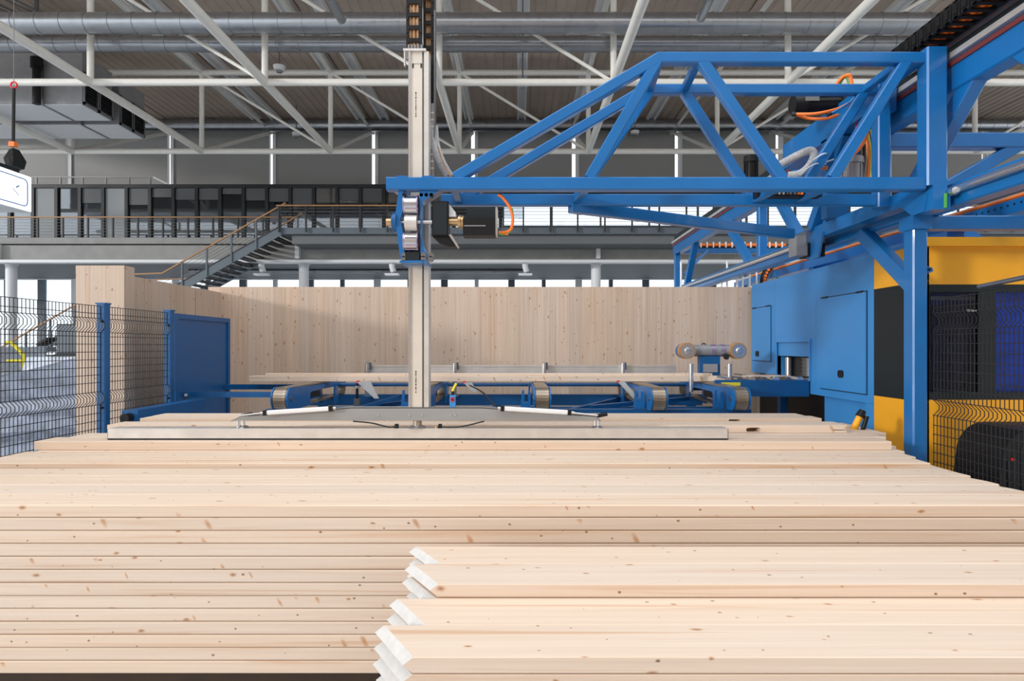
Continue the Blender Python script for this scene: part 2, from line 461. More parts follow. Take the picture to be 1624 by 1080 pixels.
# columns under the gallery
for cxp, lab in ((18, 'white round column at the far left under the gallery beam'), (482, 'white round column beside the foot of the grey staircase'), (945, 'white round column under the gallery right of the mast')):
    cX = xat(cxp, 26.2)
    c = thing('round_pillar', lab, 'pillar', (cX, 26.2, 0), 'gallery columns')
    MB().tube((cX, 26.2, 0), (cX, 26.2, 5.45), 0.2, 20).build('shaft', M['white'], c)
    MB().box(cX-0.08, cX+0.08, 25.35, 25.6, 5.46, 6.05).build('bracket', M['white'], c)
    MB().tube((cX, 26.2, 5.30), (cX, 26.2, 5.45), 0.24, 20, 0.24).build('capital', M['white'], c)

# office glazing on the gallery: frames, panes, blinds
gl = thing('office_glazing', 'dark framed office glazing along the upper gallery', 'glazing', (0, 28, 6.35))
zt, zb = zat(298.5, 28), zat(379, 28)
MB().box(-33, xat(797, 28), 27.95, 28.05, zb-0.15, zb).build('sill', M['darkframe'], gl)
px = -20.0; k = 0
light = {57: (298, 379), 131: (298, 322), 168: (298, 379), 205: (298, 325), 242: (298, 313), 279: (298, 317), 316: (298, 317), 353: (298, 308), 390: (298, 318), 427: (298, 320), 464: (298, 324), 537: (298, 318), 574: (298, 320)}
while px < 797:
    x0, x1 = xat(px, 28), xat(px + 37, 28)
    MB().box(x0-0.07, x0+0.07, 27.9, 28.08, zb, zt).build('frame_post', M['darkframe'], gl)
    MB().box(x0+0.07, x1-0.07, 28.0, 28.02, zb, zt).build('pane', M['glassd'], gl)
    for lp, (ya, yb) in light.items():
        if abs(lp - px - 1) < 19:
            MB().box(x0+0.09, x1-0.09, 27.975, 27.99, zat(yb, 28), zat(ya+1, 28)).build('blind', M['blind' if yb > 370 else 'blindd'], gl)
            break
    px += 37.0; k += 1
# dark office interior behind
MB().box(-33, xat(797, 28), 29.4, 29.5, 6.35, 9.1).build('back_panel', M['soffit'], gl)
# bright clear window strip behind the gantry
ws = thing('clerestory_window', 'long bright window strip behind the blue gantry beam', 'window', (5, 28, 6.35))
xa, xb = xat(797, 28), 33
MB().box(xa, xb, 27.95, 28.1, 6.35, zat(358, 28)).build('sill', M['bluegrey'], ws)
MB().box(xa, xb, 27.95, 28.1, zat(327, 28), zat(298.5, 28)).build('header', M['darkframe'], ws)
xx = xa
while xx < xb - 1.0:
    MB().box(xx, xx+0.07, 27.95, 28.1, zat(358, 28), zat(327, 28)).build('mullion', M['bluegrey'], ws)
    MB().box(xx+0.07, xx+2.16, 28.02, 28.04, zat(358, 28), zat(327, 28)).build('pane', M['glassw'], ws)
    xx += 2.16

# balustrades
def balustrade(name, label, xs0, xs1, Y, ztop, zlow, zclamp, n_wire=5, step=1.03):
    t = thing(name, label, 'railing', ((xs0+xs1)/2, Y, zlow))
    MB().bar((xs0, Y, ztop), (xs1, Y, ztop), 0.05, 0.06).build('handrail', M['rail'], t)
    x = xs0 + 0.1
    while x <= xs1:
        MB().box(x-0.03, x+0.03, Y-0.03, Y+0.03, zclamp, ztop-0.03).build('post', M['darkframe'], t)
        x += step
    for i in range(n_wire):
        z = zlow + 0.1 + (ztop - zlow - 0.2)*i/(n_wire-1)
        MB().tube((xs0, Y, z), (xs1, Y, z), 0.008, 5).build('wire', M['dsteel'], t)
    return t
balustrade('balustrade', 'gallery railing with oak handrail left of the staircase', -26, xat(469, 25.95), 25.95, zat(344.5, 25.95), zat(376, 25.95), zat(384, 25.95), 6)
balustrade('balustrade', 'gallery railing with oak handrail right of the staircase', xat(438, 23.9), 24.5, 23.9, zat(326, 23.9), zat(361, 23.9), zat(368, 23.9), 6)
# thin service railing on top of the offices
t = thing('roof_railing', 'thin grey service railing on top of the office glazing at left', 'railing', (-19, 28.6, 9.0))
MB().bar((xat(50, 28.6), 28.6, zat(281, 28.6)), (xat(243, 28.6), 28.6, zat(281, 28.6)), 0.06, 0.05).build('rail', M['galvd'], t)
MB().bar((xat(243, 28.6), 28.6, zat(281, 28.6)), (xat(268, 28.6), 28.6, zat(293, 28.6)), 0.07, 0.05).build('sloping_rail', M['white'], t)
for p in (58, 96, 131, 168, 205, 238):
    X = xat(p, 28.6)
    MB().box(X-0.03, X+0.03, 28.57, 28.63, zat(294, 28.6), zat(281, 28.6)).build('post', M['galvd'], t)

# staircase
st = thing('staircase', 'grey steel staircase with oak handrails climbing to the gallery', 'staircase', (-13, 25, 0))
A0, A1 = Vector((xat(447, 24), 24.0, zat(365, 24))), Vector((xat(258, 24), 24.0, zat(472, 24)))
slope = (A0.z-A1.z)/(A0.x-A1.x)
land_x = A1.x
for Y in (24.02, 25.8):
    MB().bar((A0.x, Y, A0.z), (A1.x, Y, A1.z), 0.30, 0.05).build('stringer', M['bluegrey'], st)
    MB().bar((A0.x, Y-0.01, A0.z+0.19), (A1.x, Y-0.01, A1.z+0.19), 0.04, 0.07).build('stringer_edge', M['darkframe'], st)
n = 17
for i in range(n):
    t_ = (i+0.5)/n
    X = A0.x + (A1.x-A0.x)*t_; Z = A0.z + (A1.z-A0.z)*t_
    MB().box(X-0.16, X+0.16, 24.05, 25.78, Z-0.03, Z+0.03).build('tread', M['darkframe'], st)
# intermediate landing and lower flight
MB().box(A1.x-1.3, A1.x, 24.0, 25.85, A1.z-0.25, A1.z).build('landing', M['bluegrey'], st)
B0 = Vector((A1.x-1.3, 24.0, A1.z-0.1)); B1 = Vector((B0.x - B0.z/slope, 24.0, 0.0))
for Y in (24.02, 25.8):
    MB().bar((B0.x, Y, B0.z), (B1.x, Y, B1.z+0.12), 0.30, 0.05).build('stringer', M['bluegrey'], st)
n2 = 18
for i in range(n2):
    t_ = (i+0.5)/n2
    X = B0.x + (B1.x-B0.x)*t_; Z = B0.z + (B1.z-B0.z)*t_
    MB().box(X-0.16, X+0.16, 24.05, 25.78, Z, Z+0.05).build('tread', M['darkframe'], st)
H = 0.93
for Y, in ((23.98,), (25.86,)):
    pts = [(A0.x+0.15, Y, A0.z+H+0.10), (A1.x, Y, A1.z+H), (B0.x, Y, B0.z+H+0.05), (B1.x, Y, H)]
    for a, b_ in zip(pts[:-1], pts[1:]):
        MB().bar(a, b_, 0.05, 0.06).build('handrail', M['rail'], st)
        if abs(a[2]-b_[2]) > 0.5:
            for j in range(1, 6):
                off = Vector((0, 0, -H*0.85*j/6))
                MB().tube(Vector(a)+off, Vector(b_)+off, 0.008, 5).build('wire', M['dsteel'], st)
    for (a, b_, m) in ((pts[0], pts[1], 5), (pts[2], pts[3], 7)):
        for i in range(m):
            q = Vector(a).lerp(Vector(b_), (i+0.2)/m)
            MB().box(q.x-0.03, q.x+0.03, Y-0.03, Y+0.03, q.z-H-0.15, q.z).build('post', M['bluegrey'], st)

# pipes and lamp below the gallery soffit
o = MB().tube((xat(300, 29), 29, zat(430, 29)), (xat(835, 29), 29, zat(430, 29)), 0.09, 10).build('service_pipe', M['galv'], None, 'long grey service pipe under the gallery soffit', 'pipe')
for px_, lab in ((833, 'white lamp bracket under the gallery beam right of the mast'), (622, 'white lamp bracket under the gallery beam behind the mast'), (415, 'white lamp bracket under the gallery beam below the staircase')):
    Y = 25.7; X = xat(px_, Y)
    t = thing('lamp_bracket', lab, 'lamp', (X, Y, 4.8), 'lamp brackets under the gallery')
    MB().box(X-0.3, X+0.3, 25.5, 25.9, zat(417, Y), zat(414, Y)).build('mount_plate', M['white'], t)
    MB().path([(X-0.02, Y, zat(416, Y)), (X, Y, zat(424, Y)), (X+0.06, Y, zat(431, Y))], 0.12, 10).build('arm', M['white'], t)
    MB().box(X-0.28, X+0.28, 25.55, 25.85, zat(437, Y), zat(434, Y)).build('lamp_head', M['white'], t)

# ================================================================ ROOF STRUCTURE
ZB, ZTP = 9.03, 11.9
tubes = {23.0: 0.10, 17.0: 0.095, 11.0: 0.095}
for Y, lab in ((23.0, 'white tubular roof truss across the hall, the rear one'), (17.0, 'white tubular roof truss across the hall, the nearer one below the ducts')):
    r = tubes[Y]
    t = thing('roof_truss', lab, 'roof truss', (0, Y, ZB), 'tubular roof trusses')
    MB().tube((-26, Y, ZB), (26, Y, ZB), r, 14).build('bottom_chord', M['tube'], t)
    MB().tube((-26, Y, ZTP), (26, Y, ZTP), r, 14).build('top_chord', M['tube'], t)
    for i, x in enumerate(GX):
        MB().tube((x, Y, ZB), (x, Y, ZTP), 0.085, 12).build('upright', M['tube'], t)
        if x < 2 and i > 0: MB().tube((x, Y, ZB), (GX[i-1], Y, ZTP), 0.05, 10).build('diagonal', M['tube'], t)
        elif x >= 2 and x < 6: MB().tube((x, Y, ZB), (GX[i-1], Y, ZTP), 0.05, 10).build('diagonal', M['tube'], t)
        if x > 6 and i < len(GX)-1: MB().tube((x, Y, ZB), (GX[i+1], Y, ZTP), 0.05, 10).build('diagonal', M['tube'], t)
names = ['leftmost', 'second from left', 'third from left', 'fourth from left', 'fifth from left', 'sixth from left', 'seventh from left', 'eighth from left', 'ninth from left', 'tenth from left']
k = 0
for x in GX[2:-2]:
    t = thing('roof_tie', 'white tube running front to rear below the roof trusses, ' + names[k], 'roof tube', (x, 17, ZB), 'roof tubes running front to rear')
    MB().tube((x, 8, ZB), (x, 23, ZB), 0.115, 14).build('tie_tube', M['tube'], t)
    MB().tube((x, 23, ZB), (x, 29.9, 12.1), 0.075, 10).build('wall_strut', M['tube'], t)
    MB().tube((x, 23, ZTP), (x, 29.9, ZTP+0.1), 0.06, 10).build('top_strut', M['tube'], t)
    MB().tube((x, 8, ZTP), (x, 23, ZTP), 0.075, 10).build('top_tube', M['tube'], t)
    k += 1
k = 0
for px_, py_ in ((285, 85), (325, 85), (500, 85), (548, 85), (722, 85), (829, 85), (937, 85), (1095, 85), (1345, 90), (1375, 90)):
    x = xat(px_, 22.3)
    t = thing('roof_purlin', 'pale folded purlin under the roof deck, ' + names[k], 'purlin', (x, 25, 12.2), 'roof purlins')
    MB().box(x-0.16, x+0.16, 18, 29.9, 12.38, 12.45).build('web', M['purlin'], t)
    for s in (-1, 1):
        MB().box(x+s*0.16-0.03, x+s*0.16+0.03, 18, 29.9, 12.26, 12.45).build('flange', M['purlin'], t)
    k += 1
# long pale beams across just under the deck near the top of the frame
for Y, z, lab in ((20.2, 12.3, 'slim conduit line across the roof above the ducts'),):
    t = thing('conduit', lab, 'conduit', (0, Y, z))
    MB().tube((-24, Y, z), (2, Y, z), 0.04, 8).build('pipe', M['tube'], t)
    for x in range(-22, 2, 3):
        MB().tube((x, Y, z), (x, Y, 12.45), 0.015, 5).build('hanger', M['dsteel'], t)
# cable ladder top left
t = thing('cable_ladder', 'galvanised cable ladder hanging from the roof at the upper left', 'cable tray', (-15.5, 17, 11.2))
for xo in (-0.5, -0.25, 0.25, 0.5):
    MB().bar((-14.6+xo, 15, 11.15), (-14.6+xo, 19.5, 11.95), 0.05, 0.05, (0,0,1)).build('side_rail', M['galv'], t)

# ventilation ducts
def duct(label, Y, z, r, x0=-27, x1=27, seam=True):
    t = thing('ventilation_duct', label, 'duct', (0, Y, z-r), 'round ventilation ducts')
    MB().tube((x0, Y, z), (x1, Y, z), r, 32).build('pipe', M['galv'], t)
    if seam:
        x = x0 + 0.4
        ring = MB().tube((-0.03, 0, 0), (0.03, 0, 0), r+0.012, 32).mesh('seam', M['galv'], Vector((0,0,0)))
        while x < x1:
            place_mesh('seam', ring, (x, Y, z), t); x += 0.62
    return t
duct('thick round galvanised duct across the top of the frame', 16.3, zat(37, 16.3), 0.26)
duct('round galvanised duct just below the thickest one', 17.75, zat(70, 17.75), 0.215)
duct('round galvanised duct along the top of the rear wall', 29.0, zat(199, 29), 0.29)
t = MB().tube((-26, 29.3, zat(184, 29.3)), (26, 29.3, zat(184, 29.3)), 0.07, 10).build('service_pipe', M['galv'], None, 'slim grey pipe above the rear wall duct', 'pipe')
# short connecting pipe hanging at upper right and upper left of frame
for (a, b_, lab) in (((1112, 27, 15.2), (1128, -8, 13.8), 'short dark pipe end at the top of the frame right of center'), ((541, 30, 15.2), (520, -10, 13.8), 'short dark pipe end at the top of the frame left of the mast')):
    p, q = W(*a), W(*b_)
    t = thing('drop_pipe', lab, 'pipe', p, 'short pipe ends')
    MB().tube(p, q, 0.10, 14).build('pipe', M['galv'], t)
    MB().tube(p - (q-p).normalized()*0.04, p, 0.115, 14).build('collar', M['galvd'], t)

# smoke detectors / round sensors
for (p_, q_, Y, lab) in ((443, 112, 20, 'white round detector hanging below the roof near the second duct'), (829, 136, 18.5, 'white round detector hanging on a rod right of the mast'), (1588, 102, 14, 'white round detector at the far right below the roof'), (470, 216, 27.5, 'grey round lamp below the rear wall duct at left'), (1007, 213, 27.5, 'grey round lamp below the rear wall duct behind the gantry')):
    c = W(p_, q_, Y)
    t = thing('ceiling_detector', lab, 'detector', c, 'round ceiling devices')
    MB().tube(c + Vector((0,0,0.0)), c + Vector((0,0,0.14)), 0.16, 18, 0.19).build('housing', M['white'], t)
    MB().tube(c + Vector((0,0,-0.06)), c, 0.09, 16).build('lens', M['galvd'], t)
    MB().tube(c + Vector((0,0,0.14)), (c.x, c.y, 12.44), 0.02, 6).build('rod', M['dsteel'], t)

# air handling boxes with louvred ends (upper left)
for (y0, y1, lab) in ((19.0, 20.4, 'grey air handling duct box with louvred end, the nearer of two'), (20.75, 22.15, 'grey air handling duct box with louvred end, the farther of two')):
    xr = -13.1; z0, z1 = 9.22, 10.75
    t = thing('air_duct_box', lab, 'air duct', (-17, (y0+y1)/2, z0), 'louvred air duct boxes')
    MB().box(-24, xr, y0, y1, z0, z1).build('casing', M['galvd'], t)
    MB().box(-23.95, xr-0.02, y0+0.03, y1-0.03, z0-0.02, z0).build('base_sheet', M['white'], t)
    for (a, b_) in ((y0+0.02, (y0+y1)/2-0.02), ((y0+y1)/2+0.02, y1-0.02)):
        f = MB()
        f.box(xr, xr+0.05, a, a+0.05, z0, z1-0.55); f.box(xr, xr+0.05, b_-0.05, b_, z0, z1-0.55)
        f.box(xr, xr+0.05, a, b_, z0, z0+0.08); f.box(xr, xr+0.05, a, b_, z1-0.62, z1-0.55)
        lf = f.build('louvre_frame', M['galv'], t)
        MB().box(xr, xr+0.008, a+0.05, b_-0.05, z0+0.08, z1-0.62).build('backing', M['black'], lf)
        zz = z0+0.10
        while zz < z1-0.66:
            MB().bar((xr+0.03, a+0.05, zz+0.03), (xr+0.03, b_-0.05, zz+0.03), 0.06, 0.012, (0.7,0,0.7)).build('slat', M['darkframe'], lf); zz += 0.085
    for k in range(5):
        X = xr - 1.2 - k*2.2
        MB().box(X-0.04, X+0.04, y0-0.02, y1+0.02, z0-0.035, z1+0.01).build('joint_flange', M['galv'], t)
t = thing('downpipe', 'black pipe running up beside the air duct boxes', 'pipe', (xat(60, 18.9), 18.85, 9.8))
xq = xat(60, 18.85)
MB().tube((xq, 18.8, zat(165, 18.8)), (xq, 18.8, zat(108, 18.8)), 0.11, 12).build('pipe', M['black'], t)
MB().tube((xq, 18.8, zat(108, 18.8)), (xq, 18.8, zat(92, 18.8)), 0.16, 12).build('socket', M['black'], t)
MB().tube((xq, 18.8, zat(92, 18.8)), (xq, 18.8, 12.46), 0.06, 10).build('riser', M['dsteel'], t)

# chain hoist with bag, upper left
h0 = W(22, 140, 12); h1 = W(21, 228, 12)
t = thing('chain_hoist', 'chain hoist with orange hook block and black chain bag', 'hoist', h1)
MB().tube(h0 + Vector((0,0,4)), h0, 0.006, 5).build('rope', M['dsteel'], t)
MB().tube(h0, h1, 0.028, 8).build('chain', M['rubber'], t)
ring = [h0 + Vector((0.06*math.cos(a), 0, 0.06+0.06*math.sin(a))) for a in [i*math.pi/6 for i in range(13)]]
MB().path(ring, 0.016, 6).build('ring', M['red'], t)
MB().box(h1.x-0.055, h1.x+0.055, 11.95, 12.05, h1.z-0.06, h1.z+0.03).build('hook_block', M['orange'], t)
b_ = MB()
c = W(26, 252, 12)
b_.add([(c.x-0.6*0.13, 11.85, c.z-0.75*0.26), (c.x+0.6*0.10, 11.85, c.z-0.75*0.22), (c.x+0.6*0.10, 12.12, c.z-0.75*0.22), (c.x-0.6*0.13, 12.12, c.z-0.75*0.26),
        (c.x-0.6*0.10, 11.9, c.z+0.75*0.20), (c.x+0.6*0.02, 11.9, c.z+0.75*0.24), (c.x+0.6*0.02, 12.06, c.z+0.75*0.24), (c.x-0.6*0.10, 12.06, c.z+0.75*0.20),
        (c.x-0.6*0.17, 11.82, c.z-0.75*0.05), (c.x+0.6*0.13, 11.82, c.z-0.75*0.02), (c.x+0.6*0.13, 12.15, c.z-0.75*0.02), (c.x-0.6*0.17, 12.15, c.z-0.75*0.05)],
       [(0,3,2,1), (4,5,6,7), (0,1,9,8), (1,2,10,9), (2,3,11,10), (3,0,8,11), (8,9,5,4), (9,10,6,5), (10,11,7,6), (11,8,4,7)])
b_.build('chain_bag', M['black'], t)

# illuminated sign box
xs = xat(50, 12); y0, y1 = 10.4, 12.0; z0, z1 = zat(337, 12), zat(281, 12)
t = thing('light_box_sign', 'white illuminated sign box with a blue rounded outline at the left edge', 'sign', (xs-0.4, 11.2, z0))
MB().box(xs-0.9, xs-0.012, y0, y1, z0, z1).build('housing', M['white'], t)
fc = MB().box(xs-0.012, xs, y0+0.01, y1-0.01, z0+0.01, z1-0.01).build('face', M['signface'], t)
ins, rr = 0.085, 0.09
pts = []
for (cy, cz, a0) in ((y1-ins-rr-0.02, z1-ins-rr, 0), (y0+ins+rr, z1-ins-rr, 90), (y0+ins+rr, z0+ins+rr, 180), (y1-ins-rr-0.02, z0+ins+rr, 270)):
    for k in range(7):
        a = math.radians(a0 + 15*k); pts.append((xs+0.004, cy + rr*math.cos(a), cz + rr*math.sin(a)))
pts.append(pts[0])
MB().path(pts, 0.011, 6).build('outline', M['signblue'], fc)
def onface(px, py): return WX(px, py, xs+0.004)
MB().bar(onface(25.5, 297), onface(30.5, 294.5), 0.022, 0.008, (1,0,0)).build('stroke', M['signblue'], fc)
MB().bar(onface(20, 298), onface(30, 310), 0.010, 0.008, (1,0,0)).build('stroke', M['signblue'], fc)
for yy in (10.7, 11.7):
    MB().tube((xs-0.45, yy, z1), (xs-0.45, yy, 12.4), 0.012, 6).build('hanger', M['dsteel'], t)
MB().box(xs-0.75, xs-0.15, 10.6, 11.9, z1, z1+0.12).build('top_housing', M['charcoal'], t)

# ================================================================ TIMBER STACKS
def beam_mesh(L, w, h, ch=0.004, fl=None, fr=None, ny=2):
    """beam along x centred on the origin in y, base at z=0; fl/fr(t,s) move the end: t 0 front..1 back, s 0 bottom..1 top"""
    fl = fl or (lambda t, s: 0.0); fr = fr or (lambda t, s: 0.0)
    ys = [-w/2] + [-w/2+ch + (w-2*ch)*i/ny for i in range(ny+1)] + [w/2]
    cols = []
    for y in ys:
        edge = y in (ys[0], ys[-1])
        cols.append([(y, ch if edge else 0.0), (y, h/2), (y, h-ch if edge else h)])
    n = len(cols)
    def idx(e, i, j): return e*n*3 + i*3 + j
    vs = []
    for e in (0, 1):
        for c in cols:
            for (y, z) in c:
                t, s = (y + w/2)/w, z/h
                vs.append(((0 - fl(t, s)) if e == 0 else (L + fr(t, s)), y, z))
    fs = []
    for i in range(n-1):
        fs.append((idx(0,i,2), idx(0,i+1,2), idx(1,i+1,2), idx(1,i,2)))
        fs.append((idx(0,i,0), idx(0,i+1,0), idx(1,i+1,0), idx(1,i,0)))
    for i in (0, n-1):
        for j in (0, 1):
            fs.append((idx(0,i,j), idx(0,i,j+1), idx(1,i,j+1), idx(1,i,j)))
    nb = len(fs)
    for e in (0, 1):
        for i in range(n-1):
            for j in (0, 1):
                fs.append((idx(e,i,j), idx(e,i+1,j), idx(e,i+1,j+1), idx(e,i,j+1)))
    b = MB().add(vs, fs)
    return b, nb
def beam_data(L, w, h, endwax=False, **kw):
    b, nb = beam_mesh(L, w, h, **kw)
    me = b.mesh('spruce_beam', M['beam'], Vector((L/2, 0, 0)))
    if endwax:
        me.materials.append(M['endwax'])
        for p in me.polygons:
            if abs(p.normal.x) > 0.2: p.material_index = 1
    return me
def beam(me, x0, L, y0, w, z, label, group):
    o = place_mesh('squared_timber', me, (x0 + L/2, y0 + w/2, z))
    return ptag(o, label, 'timber', group)
ordn = ['topmost', 'second', 'third', 'fourth', 'fifth', 'sixth', 'seventh', 'eighth', 'ninth', 'tenth', 'eleventh', 'twelfth', 'thirteenth', 'fourteenth', 'fifteenth', 'sixteenth']

# --- nearest stack (right foreground): mitred, pointed, white-sealed left ends
w, h = 0.247, 0.0572
me0 = beam_data(3.9, w, h, True, fl=lambda t, s: 0.15*t + 0.036*(1 - abs(2*s-1)))
zA = ZC - 1.05
rows = [2.14, 2.39, 2.64, 2.89]
x_off = {0: -0.352, 1: -0.349, 2: -0.329, 3: -0.352}
near_lab = {(0, 0): 'spruce beam at the very front, topmost of the nearest row, pointed white end',
            (0, 1): 'front row spruce beam directly under the nearest topmost one, along the bottom edge',
            (0, 2): 'front row spruce beam third from the top, its white end at the bottom edge',
            (1, 0): 'broad topped spruce beam just behind the nearest beam, white mitred end',
            (2, -1): 'raised spruce beam one course up, its front side facing the viewer',
            (3, -1): 'raised spruce beam at the rear of the nearest stack, below the long stack'}
for r_, y in enumerate(rows):
    for lay in range(-1, 12):
        if lay == -1 and r_ < 2: continue
        jx = R.uniform(-0.012, 0.012) if lay > 0 else 0
        if lay == 0 and r_ == 2: jx = -0.012
        lab = near_lab.get((r_, lay))
        if lab is None and lay in (0, 1) and r_ in (1, 2):
            lab = 'white ended spruce beam peeking out below the %s row of the nearest stack' % ('second' if r_ == 1 else 'third') if lay == 1 - (r_ == 2) else None
        grp = 'beams of the nearest stack' if lab else 'beams buried inside the nearest stack'
        beam(me0, x_off[r_] + jx, 3.9, y, w, zA - 0.06*(lay+1), lab or 'spruce beam buried inside the nearest stack under its visible beams', grp)
for x, wd in ((0.2, 'left'), (1.6, 'middle'), (3.0, 'right')):
    MB().box(x, x+0.1, 2.16, 3.12, 0, zA - 0.06*12 ).build('bearer', M['darkwood'], None, 'dark timber bearer under the nearest stack, %s one' % wd, 'bearer', 'bearers under the nearest stack')

# --- long stack in the middle ground
w, h = 0.252, 0.0672
me1 = beam_data(6.75, w, h, fr=lambda t, s: -0.085*t*t, ny=6, ch=0.006)
zM = ZC - 0.8475
for r_ in range(4):
    for lay in range(13):
        y = 3.39 + 0.255*r_
        if r_ == 0:
            lab = 'long spruce beam on the front of the middle stack, %s course from the top' % ('top' if lay == 0 else ordn[lay])
            if lay == 0: lab = 'long spruce beam at the front top edge of the middle stack'
        elif lay == 0:
            lab = 'long spruce beam on top of the middle stack, %s row from the front' % ordn[r_]
        else: lab = None
        beam(me1, -3.76 + R.uniform(-0.008, 0.008) + (0.05 if lay else 0), 6.75, y + (R.uniform(-0.0025, 0.0025) if r_ == 0 and lay else 0), w, zM - 0.07*(lay+1),
             lab or 'spruce beam buried inside the middle stack behind its front row', 'beams of the middle stack' if lab else 'beams buried inside the middle stack')
for y, wd in ((3.46, 'front'), (4.22, 'rear')):  # dark boxes added so the gap under the stack looks shaded
    MB().box(-3.70, 2.85, y, y+0.12, 0, zM - 0.07*13).build('skid', M['darkwood'], None, 'long dark timber skid, added to stand for the shaded gap under the middle stack, %s one' % wd, 'skid', 'added skids under the middle stack')

# --- stepped stack behind (courses rise towards the rear)
zP, zQ, zR, zS = ZC-0.82, ZC-0.75, ZC-0.68, ZC-0.658
meP = beam_data(6.82, 0.247, 0.0685)
for r_ in range(7):
    y = 4.45 + 0.25*r_
    for lay in range(14):
        vis = lay == 0 and r_ < 3
        lab = 'spruce beam on the lowest visible step of the rear stack, %s' % ('front row', 'second row', 'third row')[r_] if vis else 'spruce beam buried low inside the rear stack'
        beam(meP, -3.9 + R.uniform(-0.01, 0.01) + (0.06*r_ if vis else 0.2), 6.82 , y, 0.247, zP - 0.07*(lay+1), lab, 'beams of the rear stack' if vis else 'beams buried inside the rear stack')
for x, wd in ((-3.0, 'left'), (-0.5, 'middle'), (2.2, 'right')):
    MB().box(x, x+0.12, 4.5, 6.15, 0, zP - 0.07*14).build('bearer', M['darkwood'], None, 'dark timber bearer under the rear stack, %s one' % wd, 'bearer', 'bearers under the rear stack')
meQ = beam_data(6.80, 0.247, 0.0685)
for r_ in range(5):
    vis = r_ < 2
    beam(meQ, -3.83 + (0.1*r_ if vis else 0.25), 6.80 if vis else 6.80, 5.0 + 0.25*r_, 0.247 if r_ < 4 else 0.247, zP,
         ('spruce beam on the rear stack right under the grey suction bar', 'spruce beam on the rear stack just behind the suction bar')[r_] if vis else 'spruce beam buried in the upper rear stack', 'beams of the rear stack' if vis else 'beams buried inside the rear stack')
# R: beam with an oblong slot and a saw cut
def slotted(L, w, h, slots, cut=None):
    bm = bmesh.new()
    es = []
    def loop(pts):
        vv = [bm.verts.new((p[0], 0, p[1])) for p in pts]
        for i in range(len(vv)): es.append(bm.edges.new((vv[i], vv[(i+1) % len(vv)])))
    outer = [(0, 0), (L, 0)]
    if cut: outer += [(L, cut[0]), (L-cut[2], cut[0]), (L-cut[2], cut[1]), (L, cut[1])]
    outer += [(L, h), (0, h)]
    loop(outer)
    for (cx, cz, ln, rr) in slots:
        p = [(cx+ln/2+rr*math.cos(a), cz+rr*math.sin(a)) for a in [math.radians(-90+22.5*i) for i in range(9)]]
        p += [(cx-ln/2+rr*math.cos(a), cz+rr*math.sin(a)) for a in [math.radians(90+22.5*i) for i in range(9)]]
        loop(p[::-1])
    bmesh.ops.triangle_fill(bm, use_beauty=True, use_dissolve=False, edges=es)
    r = bmesh.ops.extrude_face_region(bm, geom=list(bm.faces))
    vv = [g for g in r['geom'] if isinstance(g, bmesh.types.BMVert)]
    bmesh.ops.translate(bm, vec=(0, w, 0), verts=vv)
    bmesh.ops.translate(bm, vec=(-L/2, -w/2, 0), verts=list(bm.verts))
    bmesh.ops.recalc_face_normals(bm, faces=list(bm.faces))
    me = bpy.data.meshes.new('spruce_slotted_beam'); bm.to_mesh(me); bm.free()
    me.materials.append(M['beam'])
    return me
x0 = xat(170, 5.5); x1 = xat(1343, 5.5)
meR = slotted(x1-x0, 0.25, 0.0688, [(xat(1195, 5.5)-x0, 0.026, 0.09, 0.019)], (0.020, 0.027, 0.12))
beam(meR, x0, x1-x0, 5.5, 0.25, zQ, 'spruce beam with an oblong slot and saw cut at its right end', 'beams of the rear stack')
x0 = xat(222, 5.8); x1 = xat(1303, 5.8)
meS = slotted(x1-x0, 0.22, zS-zQ, [(xat(1165, 5.8)-x0, zS-zQ-0.018, 0.09, 0.008)])
beam(meS, x0, x1-x0, 5.8, 0.22, zQ, 'rearmost spruce beam of the stack with a thin slot near its right end', 'beams of the rear stack')
x0 = xat(245, 6.05)
meS2 = beam_data(xat(1275, 6.05)-x0, 0.22, zS-zQ)
beam(meS2, x0, xat(1275, 6.05)-x0, 6.03, 0.22, zQ, 'spruce beam at the back edge of the rear stack', 'beams of the rear stack')

# ================================================================ CLT PANEL WALLS
def boards_x(parent, X0, X1, Y, z1, thick, pitch=0.21):
    x = X0
    while x < X1 - 0.01:
        wd = min(pitch*R.uniform(0.85, 1.15), X1 - x)
        if X1 - (x+wd) < 0.08: wd = X1 - x
        MB().box(x+0.0006, x+wd-0.0006, Y + R.uniform(0, 0.0012), Y+thick, 0.02, z1).build('board', M['clt'], parent)
        x += wd
def boards_y(parent, X, Y0, Y1, z1, thick, pitch=0.21):
    y = Y0
    while y < Y1 - 0.01:
        wd = min(pitch*R.uniform(0.85, 1.15), Y1 - y)
        if Y1 - (y+wd) < 0.08: wd = Y1 - y
        MB().box(X-thick, X - R.uniform(0, 0.0012), y+0.0006, y+wd-0.0006, 0.02, z1).build('board', M['clt'], parent)
        y += wd
YB = 10.1; XR = -4.75
zW = zat(455, YB)
cl = thing('timber_screen', 'large pale spruce panel standing upright behind the conveyor', 'wood panel', (-0.6, YB, 0))
boards_x(cl, XR-0.2, 3.9, YB, zW, 0.16)
MB().box(XR-0.2, 3.9, YB+0.16, YB+0.24, 0, zW-0.001).build('core', M['clt'], cl)
zR2 = zat(436, 7.65)
c2 = thing('timber_screen', 'spruce panel receding at the left beside the blue door panel', 'wood panel', (XR-0.1, 8.8, 0))
ysm = XR*F/(310-CX)
boards_y(c2, XR, 7.62, ysm-0.012, zR2, 0.2)
boards_y(c2, XR, ysm+0.012, YB-0.002, zR2, 0.2)
MB().box(XR-0.2, XR-0.03, ysm-0.012, ysm+0.012, 0.02, zR2-0.02).build('joint_strip', M['darkwood'], c2)
yk = 7.60
